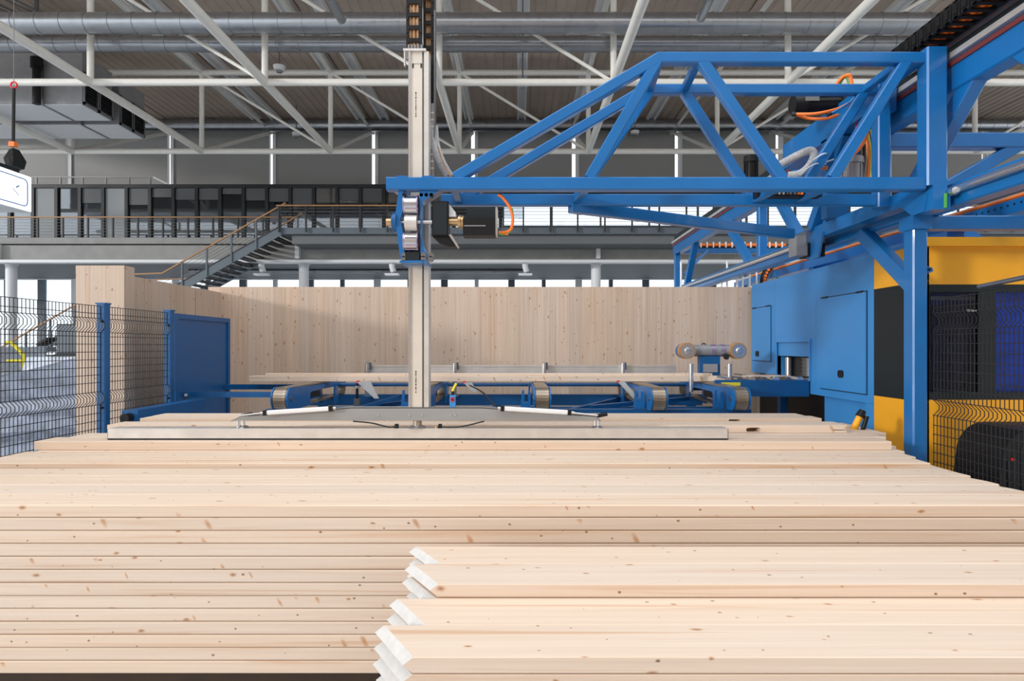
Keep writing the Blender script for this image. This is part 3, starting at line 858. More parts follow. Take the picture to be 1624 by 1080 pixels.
c3 = thing('timber_block', 'tall narrow spruce block standing at the end of the left panel', 'wood block', (xat(158, yk), yk-0.1, 0))
xk0, xk1 = xat(120, yk-0.2), xat(197, yk-0.2)
boards_x(c3, xk0, xk1, yk-0.2, zat(421, yk-0.2), 0.2, 0.30)

# ================================================================ FENCES
def mesh_fence(parent, X, Y0, Y1, z0, z1, kinks, side=1, pitch=0.042):
    b = MB()
    prof = [(z0, 0.0)]
    for ka, kb in kinks[::-1]:
        prof += [(kb-0.022, 0.0), (kb+0.022, 0.045*side), (ka-0.022, 0.045*side), (ka+0.022, 0.0)]
    prof += [(z1, 0.0)]
    n = int((Y1-Y0)/pitch)
    for i in range(n+1):
        y = Y0 + (Y1-Y0)*i/n
        for (za, xa), (zb, xb) in zip(prof[:-1], prof[1:]):
            b.bar((X+xa, y, za), (X+xb, y, zb), 0.005, 0.005)
    o = b.build('vertical_wires', M['wire'], parent, kind='stuff')
    b = MB()
    zs = [z1]; z = z1 - 0.075
    while z > z0:
        if all(not (kb-0.05 < z < ka+0.05) for ka, kb in kinks): zs.append(z)
        z -= 0.075
    for ka, kb in kinks: zs += [kb-0.024, ka+0.024]
    for z in zs:
        b.bar((X-0.006, Y0, z), (X-0.006, Y1, z), 0.006, 0.006, (0,0,1))
    b.build('horizontal_wires', M['wire'], parent, kind='stuff')
KZ = [(2.155, 2.065), (1.435, 1.355), (0.72, 0.64)]
XF = -4.1
for (ya, yb, lab) in ((3.6, 6.20, 'black wire mesh fence panel at the left edge'), (6.30, 7.38, 'black wire mesh fence panel between the two blue posts')):
    t = thing('mesh_fence', lab, 'fence', (XF, (ya+yb)/2, 0), 'safety fence panels')
    mesh_fence(t, XF, ya, yb, 0.05, 2.30, KZ, 1)
for (y, s, lab, wd) in ((6.25, 0.045, 'slim blue fence post in front of the spruce block', 0.09), (7.43, 0.045, 'blue fence post at the edge of the blue door panel', 0.09)):
    t = thing('fence_post', lab, 'post', (XF, y, 0), 'blue fence posts')
    MB().bar((XF, y, 0), (XF, y, 2.32), wd, wd, (0,1,0), 0.01).build('tube', M['dblue'], t)
    MB().box(XF-wd/2-0.004, XF+wd/2+0.004, y-wd/2-0.004, y+wd/2+0.004, 2.32, 2.335).build('cap', M['dblue'], t)
    for z in (0.4, 1.3, 2.15):
        MB().tube((XF+0.02, y-wd/2-0.03, z), (XF+0.02, y-wd/2, z), 0.012, 8).build('clip', M['black'], t)
    MB().box(XF-0.08, XF+0.08, y-0.08, y+0.08, 0, 0.012).build('foot_plate', M['dblue'], t)
# solid blue panel
t = thing('sheet_door', 'solid dark blue sheet metal panel at the end of the left fence', 'panel', (XF, 8.2, 0))
ya, yb = 7.52, 8.95
MB().box(XF-0.02, XF+0.01, ya, yb, 0.1, 2.29).build('sheet', M['dblue'], t)
for (a, b_, c_, d_) in ((ya, ya+0.06, 0.1, 2.3), (yb-0.06, yb, 0.1, 2.3), (ya+0.061, yb-0.061, 2.24, 2.3), (ya+0.061, yb-0.061, 0.1, 0.16)):
    MB().box(XF-0.03, XF+0.03, a, b_, c_, d_).build('frame_bar', M['dblue'], t)
# low blue rail beside the fence
t = thing('floor_rail', 'low blue rail with black end buffer beside the left fence', 'rail', (-3.86, 6.9, 0))
MB().box(-3.92, -3.76, 6.25, 7.6, 1.14, 1.27).build('rail_beam', M['dblue'], t)
MB().tube((-3.84, 6.16, 1.20), (-3.84, 6.25, 1.20), 0.045, 16).build('buffer', M['black'], t)
for y in (6.5, 7.4): MB().box(-3.9, -3.8, y-0.05, y+0.05, 0, 1.14).build('leg', M['dblue'], t)

# right fence
XG = 3.47
t = thing('mesh_fence', 'black wire mesh fence panel at the right edge in front of the machine', 'fence', (XG, 4.5, 0), 'safety fence panels')
mesh_fence(t, XG, 3.3, 5.25, 0.05, 2.30, KZ, 1)

# ================================================================ LEFT BACKGROUND behind the fence
def pallet(label, x0, x1, y0, y1, z1, mat, skew=0.0):
    t = thing('wrapped_pallet', label, 'pallet', ((x0+x1)/2, (y0+y1)/2, 0), 'wrapped pallets behind the left fence')
    for i in range(5):
        a = x0 + (x1-x0)*i/4.6
        MB().box(a, a+(x1-x0)*0.13, y0, y1, 0.11, 0.14).build('deck_board', M['darkwood'], t)
    for yy in (y0, (y0+y1)/2-0.05, y1-0.1):
        MB().box(x0, x1, yy, yy+0.1, 0, 0.11).build('block_row', M['black'], t)
    vs, fs = [], []
    n = 7
    for j in range(n+1):
        z = 0.14 + (z1-0.14)*j/n
        for (cx_, cy_) in ((x0, y0), (x1, y0), (x1, y1), (x0, y1)):
            vs.append((cx_ + R.uniform(-0.05, 0.05), cy_ + R.uniform(-0.05, 0.05), z + (skew*(cx_-x0)/(x1-x0) if j == n else 0)))
    for j in range(n):
        for i in range(4): fs.append((j*4+i, j*4+(i+1) % 4, (j+1)*4+(i+1) % 4, (j+1)*4+i))
    fs.append((n*4, n*4+1, n*4+2, n*4+3))
    MB().add(vs, fs).build('wrapped_load', mat, t)
pallet('grey wrapped pallet load behind the mesh right next to the spruce block', -8.9, -7.0, 10.2, 11.6, 1.25, M['wrapd'], 0.5)
pallet('white wrapped pallet load in the middle behind the left mesh', -9.6, -8.2, 12.3, 13.4, 1.7, M['wrap'])
pallet('narrow white wrapped pallet load behind the left mesh, nearest of the pale ones', -9.65, -9.05, 10.0, 11.4, 1.45, M['wrap'])
pallet('low wrapped pallet load at the left edge behind the mesh', -11.4, -9.75, 10.8, 12.2, 1.35, M['wrapd'])
pallet('pale wrapped pallet load farther back at the left edge', -14.0, -11.6, 14.0, 15.5, 1.9, M['wrap'])
pallet('pale wrapped pallet load far behind the left mesh', -14.0, -12.2, 18.0, 19.2, 1.6, M['wrap'])
t = thing('machine_cabinet', 'dark grey cabinet behind the mesh beside the spruce block', 'cabinet', (-9.6, 14, 0))
MB().box(xat(95, 14), xat(150, 14), 13.9, 14.6, 0, zat(514, 14)).build('body', M['charcoal'], t)
MB().box(xat(97, 14), xat(148, 14), 13.88, 13.9, zat(560, 14), zat(516, 14)).build('door', M['bluegrey'], t)
MB().bar(W(66, 547, 13.4), W(82, 537, 13.4), 0.05, 0.3).build('control_arm', M['black'], t)
MB().box(xat(72, 13.4), xat(84, 13.4), 13.2, 13.5, zat(558, 13.4), zat(550, 13.4)).build('control_box', M['bluegrey'], t)
t = thing('guard_rail', 'bent yellow guard rail behind the left mesh', 'rail', W(30, 570, 12.5))
MB().path([W(11, 543, 12.5), W(17, 543, 12.5), W(27, 552, 12.5), W(37, 563, 12.5), W(37, 578, 12.5), (xat(37, 12.5), 12.5, 0)], 0.035, 8).build('top_tube', M['ycable'], t)
MB().path([W(11, 572, 12.5), W(37, 572, 12.5)], 0.025, 8).build('mid_tube', M['ycable'], t)

# ================================================================ BLUE MACHINE
XM, YN, YFAR, ZM2 = 3.74, 5.8, 10.05, 2.88
mc = thing('joinery_machine', 'large blue, yellow and black timber joinery machine enclosure', 'machine', (5.5, 7.5, 0))
def mp(px): return XM*F/(px-CX)
def mz(px, py): return zat(py, mp(px))
th = 0.05
seams = [mp(1465), mp(1386), mp(1294), mp(1229), YFAR]
g = 0.0025
# blue panels on the left side
MB().box(XM, XM+th, seams[2]-g, seams[1]+g, 1.30, ZM2-0.031).build('side_panel', M['mblue'], mc)
zo0, zo1 = mz(1285, 601), mz(1285, 541)
yo0, yo1 = mp(1285), mp(1233)
MB().box(XM, XM+th, seams[2]+g, seams[3]-g, zo1, ZM2-0.031).build('side_panel', M['mblue'], mc)
MB().box(XM, XM+th, seams[2]+g, yo0, 1.30, zo1).build('side_panel', M['mblue'], mc)
MB().box(XM, XM+th, yo1, seams[3]-g, 1.5, zo1).build('side_panel', M['mblue'], mc)
MB().box(XM, XM+th, seams[3]+g, YFAR, 1.5, ZM2-0.031).build('side_panel', M['mblue'], mc)
MB().box(XM+0.06, XM+0.12, seams[2]-0.1, seams[1]+0.16, 0.0, 1.30).build('lower_panel', M['mblue'], mc)
MB().box(XM, XM+0.09, seams[1]+g, seams[1]+0.16, 0.0, 1.298).build('corner_post', M['mblue'], mc)
# striped part next to the corner
zs1, zs2 = mz(1386, 459), mz(1386, 627)
for nm, a, b_, m in (('top_stripe', zs1, ZM2-0.031, 'yellow'), ('middle_stripe', zs2, zs1, 'charcoal'), ('bottom_stripe', 0.0, zs2, 'yellow')):
    MB().box(XM, XM+th, YN, seams[1]-g, a+0.001, b_-0.001).build(nm, M[m], mc, {'yellow': 'yellow painted band', 'charcoal': 'charcoal band'}[m])
# inside core, roof
MB().box(XM+0.13, 9.0, YN+0.9, YFAR, 0, ZM2-0.03).build('core', M['black'], mc)
MB().box(XM+0.001, 9.0, YN+0.02, YFAR, ZM2-0.03, ZM2).build('roof', M['mblue'], mc)
# doors
def door(px0, px1, pyt, pyb, hp, parent):
    y1, y0 = mp(px0), mp(px1)
    zt = mz(px0, pyt); zb = mz(px0, pyb)
    MB().box(XM-0.004, XM, y0-0.012, y1+0.012, zb-0.012, zt+0.012).build('door_gap', M['charcoal'], parent)
    d = MB().box(XM-0.016, XM, y0, y1, zb, zt).build('door', M['mblue'], parent)
    hy = mp(hp[0]); hz = mz(hp[0], hp[1])
    pts = [(hy-0.055+0.11*a, hz+(b_-0.5)*0.085) for a, b_ in ((0.2,0),(0.8,0),(1,0.2),(1,0.8),(0.8,1),(0.2,1),(0,0.8),(0,0.2))]
    MB().prism(pts, 'x', XM-0.03, XM-0.016).build('latch', M['black'], d, 'black latch')
    for f in (0.12, 0.88):
        MB().box(XM-0.024, XM-0.004, y0+(y1-y0)*f-0.06, y0+(y1-y0)*f+0.06, zt-0.004, zt+0.016).build('hinge', M['charcoal'], d)
door(1302, 1375, 474, 615, (1336, 593), mc)
door(1194, 1223, 490, 571, (1203, 561), mc)
# infeed opening with motor
MB().box(XM+0.5, XM+0.52, yo0, yo1, zo0-0.2, zo1).build('opening_back', M['black'], mc)
for (a, b_) in ((yo0-0.03, yo0), (yo1, yo1+0.03)):
    MB().box(XM-0.02, XM+0.3, a, b_, zo0-0.03, zo1+0.03).build('opening_frame', M['mblue'], mc)
MB().box(XM-0.02, XM+0.3, yo0, yo1, zo1-0.01, zo1+0.03).build('opening_frame', M['mblue'], mc)
MB().box(XM+0.01, XM+0.04, yo0, yo1, zo1-0.20, zo1-0.01).build('opening_flap', M['mblue'], mc)
ym = (yo0*0.65+yo1*0.35)
mt = MB().tube((XM+0.18, ym, zo0+0.02), (XM+0.18, ym, zo1-0.22), 0.11, 18).build('spindle_motor', M['dsteel'], mc)
for k in range(6):
    z = zo0+0.05 + k*0.05
    MB().tube((XM+0.18, ym, z), (XM+0.18, ym, z+0.012), 0.125, 18).build('cooling_fin', M['dsteel'], mt)
MB().tube((XM+0.08, yo1-0.18, zo0), (XM+0.08, yo1-0.18, zo1-0.22), 0.045, 14).build('guide_column', M['steel'], mc)
MB().box(XM-0.02, XM+0.45, yo0, yo1, zo0-0.03, zo0).build('bed_plate', M['steel'], mc)
# front side (right of the post)
z450, z707 = zat(451, YN), zat(630, YN)
def frect(px0, px1, py0, py1, d0, d1, nm, m, **kw):
    return MB().box(xat(px0, YN), xat(px1, YN), YN+d0, YN+d1, zat(py1, YN), zat(py0, YN)).build(nm, M[m], mc, **kw)
MB().box(XM, 8.0, YN, YN+th, z450, ZM2+0.02).build('front_top_panel', M['yellow'], mc)
MB().box(XM-0.02, 8.0, YN-0.06, YN+0.02, ZM2-0.06, ZM2+0.02).build('top_lip', M['yellow'], mc)
frect(1465, 1750, 451, 463, 0, th, 'window_frame_top', 'charcoal')
frect(1465, 1750, 622, 634, 0, th, 'window_frame_bottom', 'charcoal')
frect(1465, 1474, 463, 622, 0, th, 'window_frame_post', 'charcoal')
frect(1553, 1580, 463, 622, 0, th, 'window_frame_post', 'charcoal')
frect(1740, 1750, 463, 622, 0, th, 'window_frame_post', 'charcoal')
frect(1474, 1553, 463, 622, 0.02, 0.03, 'window_pane', 'glassm')
frect(1580, 1740, 463, 622, 0.02, 0.03, 'window_pane', 'glassm')
MB().box(XM, 8.0, YN, YN+th, 0, zat(634, YN)).build('front_lower_panel', M['yellow'], mc)
# interior seen through the window
i1 = MB().box(XM+0.1, 8.0, YN+0.45, YN+0.48, 0, ZM2-0.1).build('inner_wall', M['inblue'], mc)
MB().box(xat(1580, YN+0.1), 7.9, YN+0.10, YN+0.13, 0.9, ZM2-0.12).build('inner_cover', M['vivid'], mc, 'vivid blue cover behind the right window')
for k in range(15):
    x = xat(1478 + 5.2*k, YN+0.35)
    MB().box(x, x+0.024, YN+0.33, YN+0.35, 0.9, zat(480, YN)).build('curtain_strip', M['curtain'], mc)
MB().box(xat(1474, YN+0.3), xat(1560, YN+0.3), YN+0.28, YN+0.32, zat(472, YN), zat(466, YN)).build('inner_lamp_bar', M['galvd'], mc)
b_ = MB()
for k in range(7):
    x = xat(1528.5 + 2.3*k, YN+0.05)
    b_.box(x, x+0.009, YN+0.012, YN+0.018, zat(493.5, YN), zat(490.8, YN))
b_.build('lettering', M['white'], mc, 'small white lettering on the window')

# hydraulic lever black and yellow
p, q = W(1349, 690, 5.75), W(1366, 656, 5.75)
t = thing('lever_handle', 'black and yellow lever standing by the blue machine', 'lever', p)
MB().tube(p + (p-q)*3.5, q, 0.03, 14).build('shaft', M['yellow'], t)
MB().tube(q - (q-p)*0.15, q + (q-p)*0.15, 0.042, 14, 0.03).build('grip', M['black'], t)
MB().tube(p + Vector((0.02, -0.03, -0.2)), q + Vector((0.035, -0.03, -0.02)), 0.02, 10).build('side_rod', M['black'], t)

# black rounded bin behind the right fence
t = thing('black_cover', 'black ribbed rounded cover behind the mesh at the right edge', 'cover', W(1625, 780, 4.95))
pts = [(3.73, 0.0), (3.73, 0.80)]
for k in range(9):
    a = math.radians(180-90*k/8); pts.append((4.00+0.24*math.cos(a), 1.0+0.26*math.sin(a)))
pts += [(4.6, 1.26), (4.6, 0.0)]
MB().prism(pts, 'y', 4.88, 5.4).build('shell', M['black'], t)
for k in range(10):
    x = 3.80 + 0.05*k
    MB().tube((x, 4.875, 0.3), (x, 4.875, 1.02 + 0.2*min(1, k/4)), 0.006, 6).build('rib', M['charcoal'], t)
MB().tube((3.83, 4.86, 1.03), (3.83, 4.89, 1.03), 0.010, 10).build('lamp', M['red'], t, 'tiny red light')
# light metal tube on the fence
o = MB().tube(W(1553, 454.5, 4.75), W(1640, 437, 4.05), 0.017, 10)
o.build('tube_rail', M['galv'], None, 'slanted pale metal tube above the right fence', 'tube')
# timber behind the machine roof, upper right
t = thing('timber_pack', 'pale timber pack lying above the machine roof at the right edge', 'timber pack', (7.5, 8.5, ZM2))
for k in range(4):
    MB().box(5.6+0.05*k, 9.0, 8.2+0.25*k, 8.44+0.25*k, ZM2, zat(377, 8.2)).build('board', M['beam'], t)

# threaded rods standing above the panel wall
for k, (px_, y0, Y) in enumerate(((1080, 415, 10.9), (1144, 449, 10.6), (1153, 414, 10.9), (1169, 434, 10.6), (1178, 431, 10.6), (1189, 428, 10.6), (1200, 430, 10.6), (1232, 428, 10.6))):
    X = xat(px_, Y)
    t = thing('threaded_rod', 'upright pale threaded rod behind the spruce panel, %s from left' % ['first', 'second', 'third', 'fourth', 'fifth', 'sixth', 'seventh', 'eighth'][k], 'rod', (X, Y, 0), 'threaded rods behind the panel')
    MB().tube((X, Y, 0), (X, Y, zat(y0, Y)), 0.016, 10).build('rod', M['white'], t)
    MB().tube((X, Y, zat(y0, Y)-0.02), (X, Y, zat(y0, Y)), 0.02, 8).build('nut', M['white'], t)

# ================================================================ CONVEYOR
ZBELT = ZC - 0.475
cf = thing('conveyor_frame', 'dark blue steel frame carrying the cross conveyors', 'conveyor frame', (0, 8.4, 0))
MB().box(-3.35, 2.75, 9.36, 9.5, 1.03, 1.19).build('rear_beam', M['dblue'], cf)
MB().box(-2.95, 2.75, 7.40, 7.52, 1.05, 1.165).build('front_beam', M['dblue'], cf)
MB().tube((-2.9, 9.25, 1.345), (2.75, 9.25, 1.345), 0.026, 12).build('drive_shaft', M['dblue'], cf)
for x in (-2.9, -0.3, 2.6):
    for y in (7.46, 9.43):
        MB().box(x-0.06, x+0.06, y-0.06, y+0.06, 0, 1.05).build('leg', M['dblue'], cf)
MB().bar((xat(560, 7.7), 7.6, zat(652, 7.6)), W(634, 629, 8.7), 0.05, 0.08).build('brace', M['dblue'], cf)
MB().bar((xat(935, 7.7), 7.6, zat(646, 7.6)), W(1090, 632, 8.8), 0.05, 0.08).build('brace', M['dblue'], cf)
MB().box(-2.6, 2.7, 8.35, 8.47, 1.00, 1.10).build('middle_beam', M['dblue'], cf)
for a, b_ in ((-2.6, -1.14), (0.29, 1.62)):
    MB().bar((a+0.2, 7.5, 1.10), (b_-0.1, 9.4, 1.12), 0.06, 0.06, (0,0,1)).build('diagonal_tie', M['dblue'], cf)
# thin link bars towards the blue panel
t = thing('tie_bars', 'pair of thin blue bars between the blue panel and the conveyor', 'bars', (-3.3, 8.2, 1.2))
MB().box(XF+0.03, xat(486, 8.8), 8.77, 8.83, zat(617.5, 8.8), zat(609.5, 8.8)).build('bar', M['dblue'], t)
MB().box(XF+0.03, xat(442, 7.75), 7.72, 7.78, zat(630, 7.75), zat(621.5, 7.75)).build('bar', M['dblue'], t)
MB().tube((XF+0.03, 7.75, zat(626, 7.75)), (XF+0.06, 7.69, zat(626, 7.75)), 0.02, 8).build('bolt', M['steel'], t)

r_n = 0.125; yn = 7.15 + r_n; ye = 9.55; zc = ZBELT - r_n
def stadium(r, y0, y1, n=10):
    p = [(y0 + r*math.cos(a), zc + r*math.sin(a)) for a in [math.radians(90+180*i/n) for i in range(n+1)]]
    p += [(y1 + r*math.cos(a), zc + r*math.sin(a)) for a in [math.radians(-90+180*i/n) for i in range(n+1)]]
    return p
def conveyor(xc, lab):
    t = thing('chain_conveyor', lab, 'conveyor', (xc, 8.3, 1.1), 'cross conveyors with rounded noses')
    hw = 0.075
    belt = MB()
    # thin wrap-around belt
    o_, i_ = stadium(r_n, yn, ye), stadium(r_n-0.015, yn, ye)
    n = len(o_)
    vs = []
    for x in (xc-hw, xc+hw):
        vs += [(x, y, z) for y, z in o_] + [(x, y, z) for y, z in i_]
    fs = []
    for k in range(n):
        k2 = (k+1) % n
        fs += [(k, k2, 2*n+k2, 2*n+k), (n+k, 3*n+k, 3*n+k2, n+k2), (k, n+k, n+k2, k2), (2*n+k, 2*n+k2, 3*n+k2, 3*n+k)]
    belt.add(vs, fs)
    bo = belt.build('belt', M['chainplate'], t)
    # chain plates as raised links over the nose and the first stretch
    lk = MB().box(-hw+0.006, hw-0.006, -0.016, 0.016, 0, 0.006).mesh('link_plate', M['chainplate'], Vector((0,0,0)))
    for k in range(12):
        a = math.radians(90 + 15*k)
        p = place_mesh('link_plate', lk, (xc, yn + (r_n)*math.cos(a), zc + (r_n)*math.sin(a)), bo)
        p.rotation_euler = (a - math.pi/2, 0, 0)
    for k in range(1, 26):
        place_mesh('link_plate', lk, (xc, yn + 0.036*k, ZBELT), bo)
    # side plates: rounded nose, deep front, slim rear arm
    for s in (-1, 1):
        x = xc + s*(hw + 0.012)
        rr = r_n + 0.010
        poly = [(yn + rr*math.cos(a), zc + rr*math.sin(a)) for a in [math.radians(90+18*i) for i in range(11)]]
        poly += [(7.95, zc - rr), (7.95, zc + 0.02), (8.02, zc+0.035), (ye, zc+0.035), (ye, zc + rr - 0.03), (8.0, zc + rr - 0.03)]
        MB().prism(poly, 'x', x-0.008, x+0.008).build('side_plate', M['blue'], t)
    MB().tube((xc-hw-0.03, yn, zc), (xc+hw+0.03, yn, zc), 0.03, 14).build('axle', M['dsteel'], t)
    for s in (-1, 1):
        MB().prism([(8.9, 1.10), (9.1, 1.10), (9.06, zc+0.05), (8.94, zc+0.05)], 'x', xc+s*0.115-0.012, xc+s*0.115+0.012).build('bracket', M['blue'], t)
    # U shaped bearing bracket beside the nose
    s = -1 if xc > -2 else 1
    xb = xc + s*0.19
    pz = zc - 0.13
    MB().prism([(xb-0.06, pz), (xb+0.06, pz), (xb+0.06, zc+0.07), (xb+0.03, zc+0.07), (xb+0.03, zc-0.05), (xb-0.015, zc-0.05), (xb-0.015, zc+0.09), (xb-0.04, zc+0.09)], 'y', 7.42, 7.45).build('u_bracket', M['blue'], t) if xc > -2 else None
    MB().box(xc-0.045, xc+0.045, 8.0, 8.5, zc-0.06, zc+0.05).build('drive_box', M['black'], t)
conveyor(-2.70, 'blue cross conveyor with rounded nose, leftmost, by the blue panel')
conveyor(-1.12, 'blue cross conveyor hidden partly behind the aluminium mast')
conveyor(0.29, 'blue cross conveyor with rounded nose pointing straight at the viewer')
conveyor(1.62, 'blue cross conveyor with rounded nose, second from the machine')
conveyor(2.56, 'blue cross conveyor with rounded nose nearest the machine')
for (a, b_, c_, Y, lab) in (((566, 606), (587, 604), (601, 632), 8.3, 'bent grey sheet chute left of the mast'), ((735, 607), (748, 606), (757, 622), 8.3, 'bent grey sheet flag right of the mast'), ((980, 606), (990, 604), (1012, 632), 8.3, 'bent grey sheet chute right of the middle conveyor')):
    pa, pb, pc = W(*a, Y), W(*b_, Y), W(*c_, Y-0.25)
    m_ = MB()
    d = Vector((0, 0.012, 0)); pd = pc - Vector((0.06, 0, 0.0))
    m_.add([pa, pb, pc, pd, pa+d, pb+d, pc+d, pd+d], [(0,1,2,3), (7,6,5,4), (0,4,5,1), (1,5,6,2), (2,6,7,3), (3,7,4,0)])
    t = thing('sheet_chute', lab, 'metal sheet', pd, 'bent sheet chutes')
    m_.build('sheet', M['gplate'], t)
    MB().box(pa.x-0.01, pa.x+0.03, Y+0.012, Y+0.04, pa.z-0.01, pa.z+0.02).build('mount', M['red'], t, 'red mounting clip')
# sensor tower near the left conveyor
for (px_, lab) in ((566, 'small dark valve block standing on the conveyor frame left of the mast'), (853, 'slim dark valve block beside the middle conveyor')):
    X = xat(px_, 8.2)
    t = thing('valve_block', lab, 'valve', (X, 8.2, 1.1), 'valve blocks on the conveyor')
    MB().box(X-0.035, X+0.035, 8.18, 8.25, 1.10, zat(632, 8.2)).build('block', M['dsteel'], t)
    MB().tube((X, 8.21, zat(632, 8.2)), (X, 8.21, zat(608, 8.2)), 0.018, 10).build('stem', M['black'], t)
    MB().tube((X, 8.21, zat(616, 8.2)), (X, 8.21, zat(612, 8.2)), 0.028, 10).build('collar', M['steel'], t)

# workpiece boards on the conveyor
L0, L1 = xat(395, 8.5), xat(1153, 8.5)
meW = beam_data(L1-L0, 0.2, 0.075)
beam(meW, L0, L1-L0, 8.5, 0.2, ZBELT+0.006, 'long spruce board lying across the conveyors behind the mast', 'boards on the conveyor')
L0b, L1b = xat(420, 8.52), xat(1130, 8.52)
meW2 = beam_data(L1b-L0b, 0.17, 0.032)
beam(meW2, L0b, L1b-L0b, 8.53, 0.17, ZBELT+0.006+0.0755, 'thin spruce board lying on top of the board across the conveyors', 'boards on the conveyor')
# aluminium stop rail with pins
t = thing('stop_rail', 'long grey aluminium stop rail with round pins above the conveyor', 'rail', (0.05, 9.2, 1.4))
MB().box(xat(580, 9.2), xat(1072, 9.2), 9.18, 9.24, 1.51, zat(579, 9.2)).build('rail', M['alu'], t)
MB().box(xat(580, 9.2), xat(1072, 9.2), 9.172, 9.18, zat(581.5, 9.2), zat(579, 9.2)).build('rail_lip', M['alu'], t)
for p_ in (582, 721, 863, 988):
    X = xat(p_, 9.1)
    MB().tube((X, 9.1, 1.19), (X, 9.1, zat(576, 9.1)), 0.030, 14).build('pin', M['steel'], t)
    MB().tube((X+0.02, 9.135, zat(586, 9.1)), (X+0.02, 9.135, zat(575, 9.1)), 0.034, 14).build('pin_guard', M['dsteel'], t)
    MB().box(X-0.05, X+0.05, 9.05, 9.4, 1.17, 1.19).build('pin_base', M['dblue'], t)

# infeed roller bed into the machine
t = thing('roller_bed', 'blue infeed roller bed leading into the machine', 'roller bed', (3.2, 8.6, 0))
zb1 = zat(603, 8.06)
MB().box(xat(1135, 8.06), 3.735, 8.06, 8.12, zat(629, 8.06), zb1).build('side_beam', M['dblue'], t)
MB().box(xat(1135, 8.06), 3.735, 9.2, 9.26, zat(629, 8.06), zb1).build('side_beam', M['dblue'], t)
for k in range(7):
    X = 2.72 + 0.155*k
    MB().tube((X, 8.12, zb1-0.005), (X, 9.2, zb1-0.005), 0.045, 14).build('roller', M['dsteel'] if k % 2 else M['steel'], t)
for x in (2.75, 3.6):
    MB().box(x-0.05, x+0.05, 8.5, 8.6, 0, zat(629, 8.06)).build('leg', M['dblue'], t)
    MB().box(x-0.05, x+0.05, 8.1, 9.24, zat(629, 8.06), zat(629, 8.06)+0.05).build('cross_bar', M['dblue'], t)
MB().box(xat(1144, 8.06), xat(1174, 8.06), 8.052, 8.06, zat(611.5, 8.06), zat(606.5, 8.06)).build('label_plate', M['ycable'], t, 'yellow warning label')
for x_, l_ in ((2.95, 0.35), (3.3, 0.25)):
    MB().box(x_, x_+l_, 8.2, 8.26, zb1+0.04, zb1+0.055).build('guide_strip', M['beam'], t)
for k, px_ in enumerate((1096, 1157)):
    X = xat(px_, 8.35)
    MB().tube((X, 8.35, 1.3), (X, 8.35, zat(577, 8.35)), 0.03, 14).build('guide_pin', M['steel'], t)
# roller head with two wheels
Yh = 8.85
t = thing('press_roller_head', 'grey press roller head with two cream rimmed wheels', 'roller head', (xat(1130, Yh), Yh, 1.4))
MB().tube((xat(1095, Yh), Yh, zat(556, Yh)), (xat(1165, Yh), Yh, zat(556, Yh)), 0.082, 24).build('body', M['galvd'], t)
for a, b_ in ((1126, 1133), (1141, 1148)):
    MB().tube((xat(a, Yh), Yh, zat(556, Yh)), (xat(b_, Yh), Yh, zat(556, Yh)), 0.087, 24).build('band', M['purple'], t)
for px_ in (1089, 1170):
    c = W(px_, 556.5, Yh-0.1)
    wv = MB().tube(c + Vector((0,-0.05,0)), c + Vector((0,0.09,0)), 0.112, 28).build('wheel', M['blind'] if False else M['rail'], t, 'cream rimmed wheel')
    MB().tube(c + Vector((0,-0.053,0)), c + Vector((0,-0.049,0)), 0.094, 28).build('hub_disc', M['steel'], wv)
    MB().tube(c + Vector((0,-0.075,0)), c + Vector((0,-0.05,0)), 0.03, 16, 0.05).build('hub_cone', M['steel'], wv)
    MB().tube(c + Vector((-0.02 if px_ < 1100 else 0.0,0.09,0)), c + Vector((-0.02 if px_ < 1100 else 0.0,0.16,0)), 0.10, 24).build('rear_flange', M['blue'], wv)
MB().box(xat(1108, Yh), xat(1140, Yh), Yh-0.06, Yh+0.06, zb1+0.0, zat(565, Yh)).build('pedestal', M['dblue'], t)
MB().box(xat(1113, Yh), xat(1135, Yh), Yh-0.09, Yh-0.06, zat(590, Yh), zat(577, Yh)).build('pedestal_plate', M['galvd'], t)
MB().tube(W(1152, 566, Yh-0.1), W(1152, 566, Yh), 0.04, 12).build('buffer', M['black'], t)
MB().path([W(1116, 548, Yh) + Vector((0.03*math.cos(a), 0, 0.03*math.sin(a))) for a in [math.pi*i/6 for i in range(7)]], 0.008, 6).build('lifting_eye', M['black'], t)

# ================================================================ GANTRY BRIDGE
YF_, YR_ = 4.95, 5.50
br = thing('gantry_bridge', 'blue welded truss bridge of the handling gantry', 'gantry', (1.2, 5.2, 3.1))
mcount = [0]
def mem(a, b_, w=0.09, nm='diagonal', Y=YF_, Y2=None, d=0.09, m='blue'):
    mcount[0] += 1; d = d - 0.0015*mcount[0]
    return MB().bar(W(*a, Y), W(*b_, Y if Y2 is None else Y2), w, d, (0,1,0), 0.009).build(nm, M[m], br)
mem((614, 293), (1462, 293), 0.10, 'bottom_chord', d=0.10)
mem((1040, 94), (1462, 94), 0.085, 'top_chord')
mem((722, 283), (1046, 93), 0.085)
mem((934, 284), (1043, 96), 0.085)
mem((1112, 97), (1240, 284), 0.085)
mem((1318, 284), (1436, 97), 0.085)
MB().bar((xat(1478, YF_), YF_, zat(297, YF_)), (xat(1478, YF_), YF_, zat(80, YF_)), 0.16, 0.14, (0,1,0), 0.012).build('end_post', M['blue'], br)
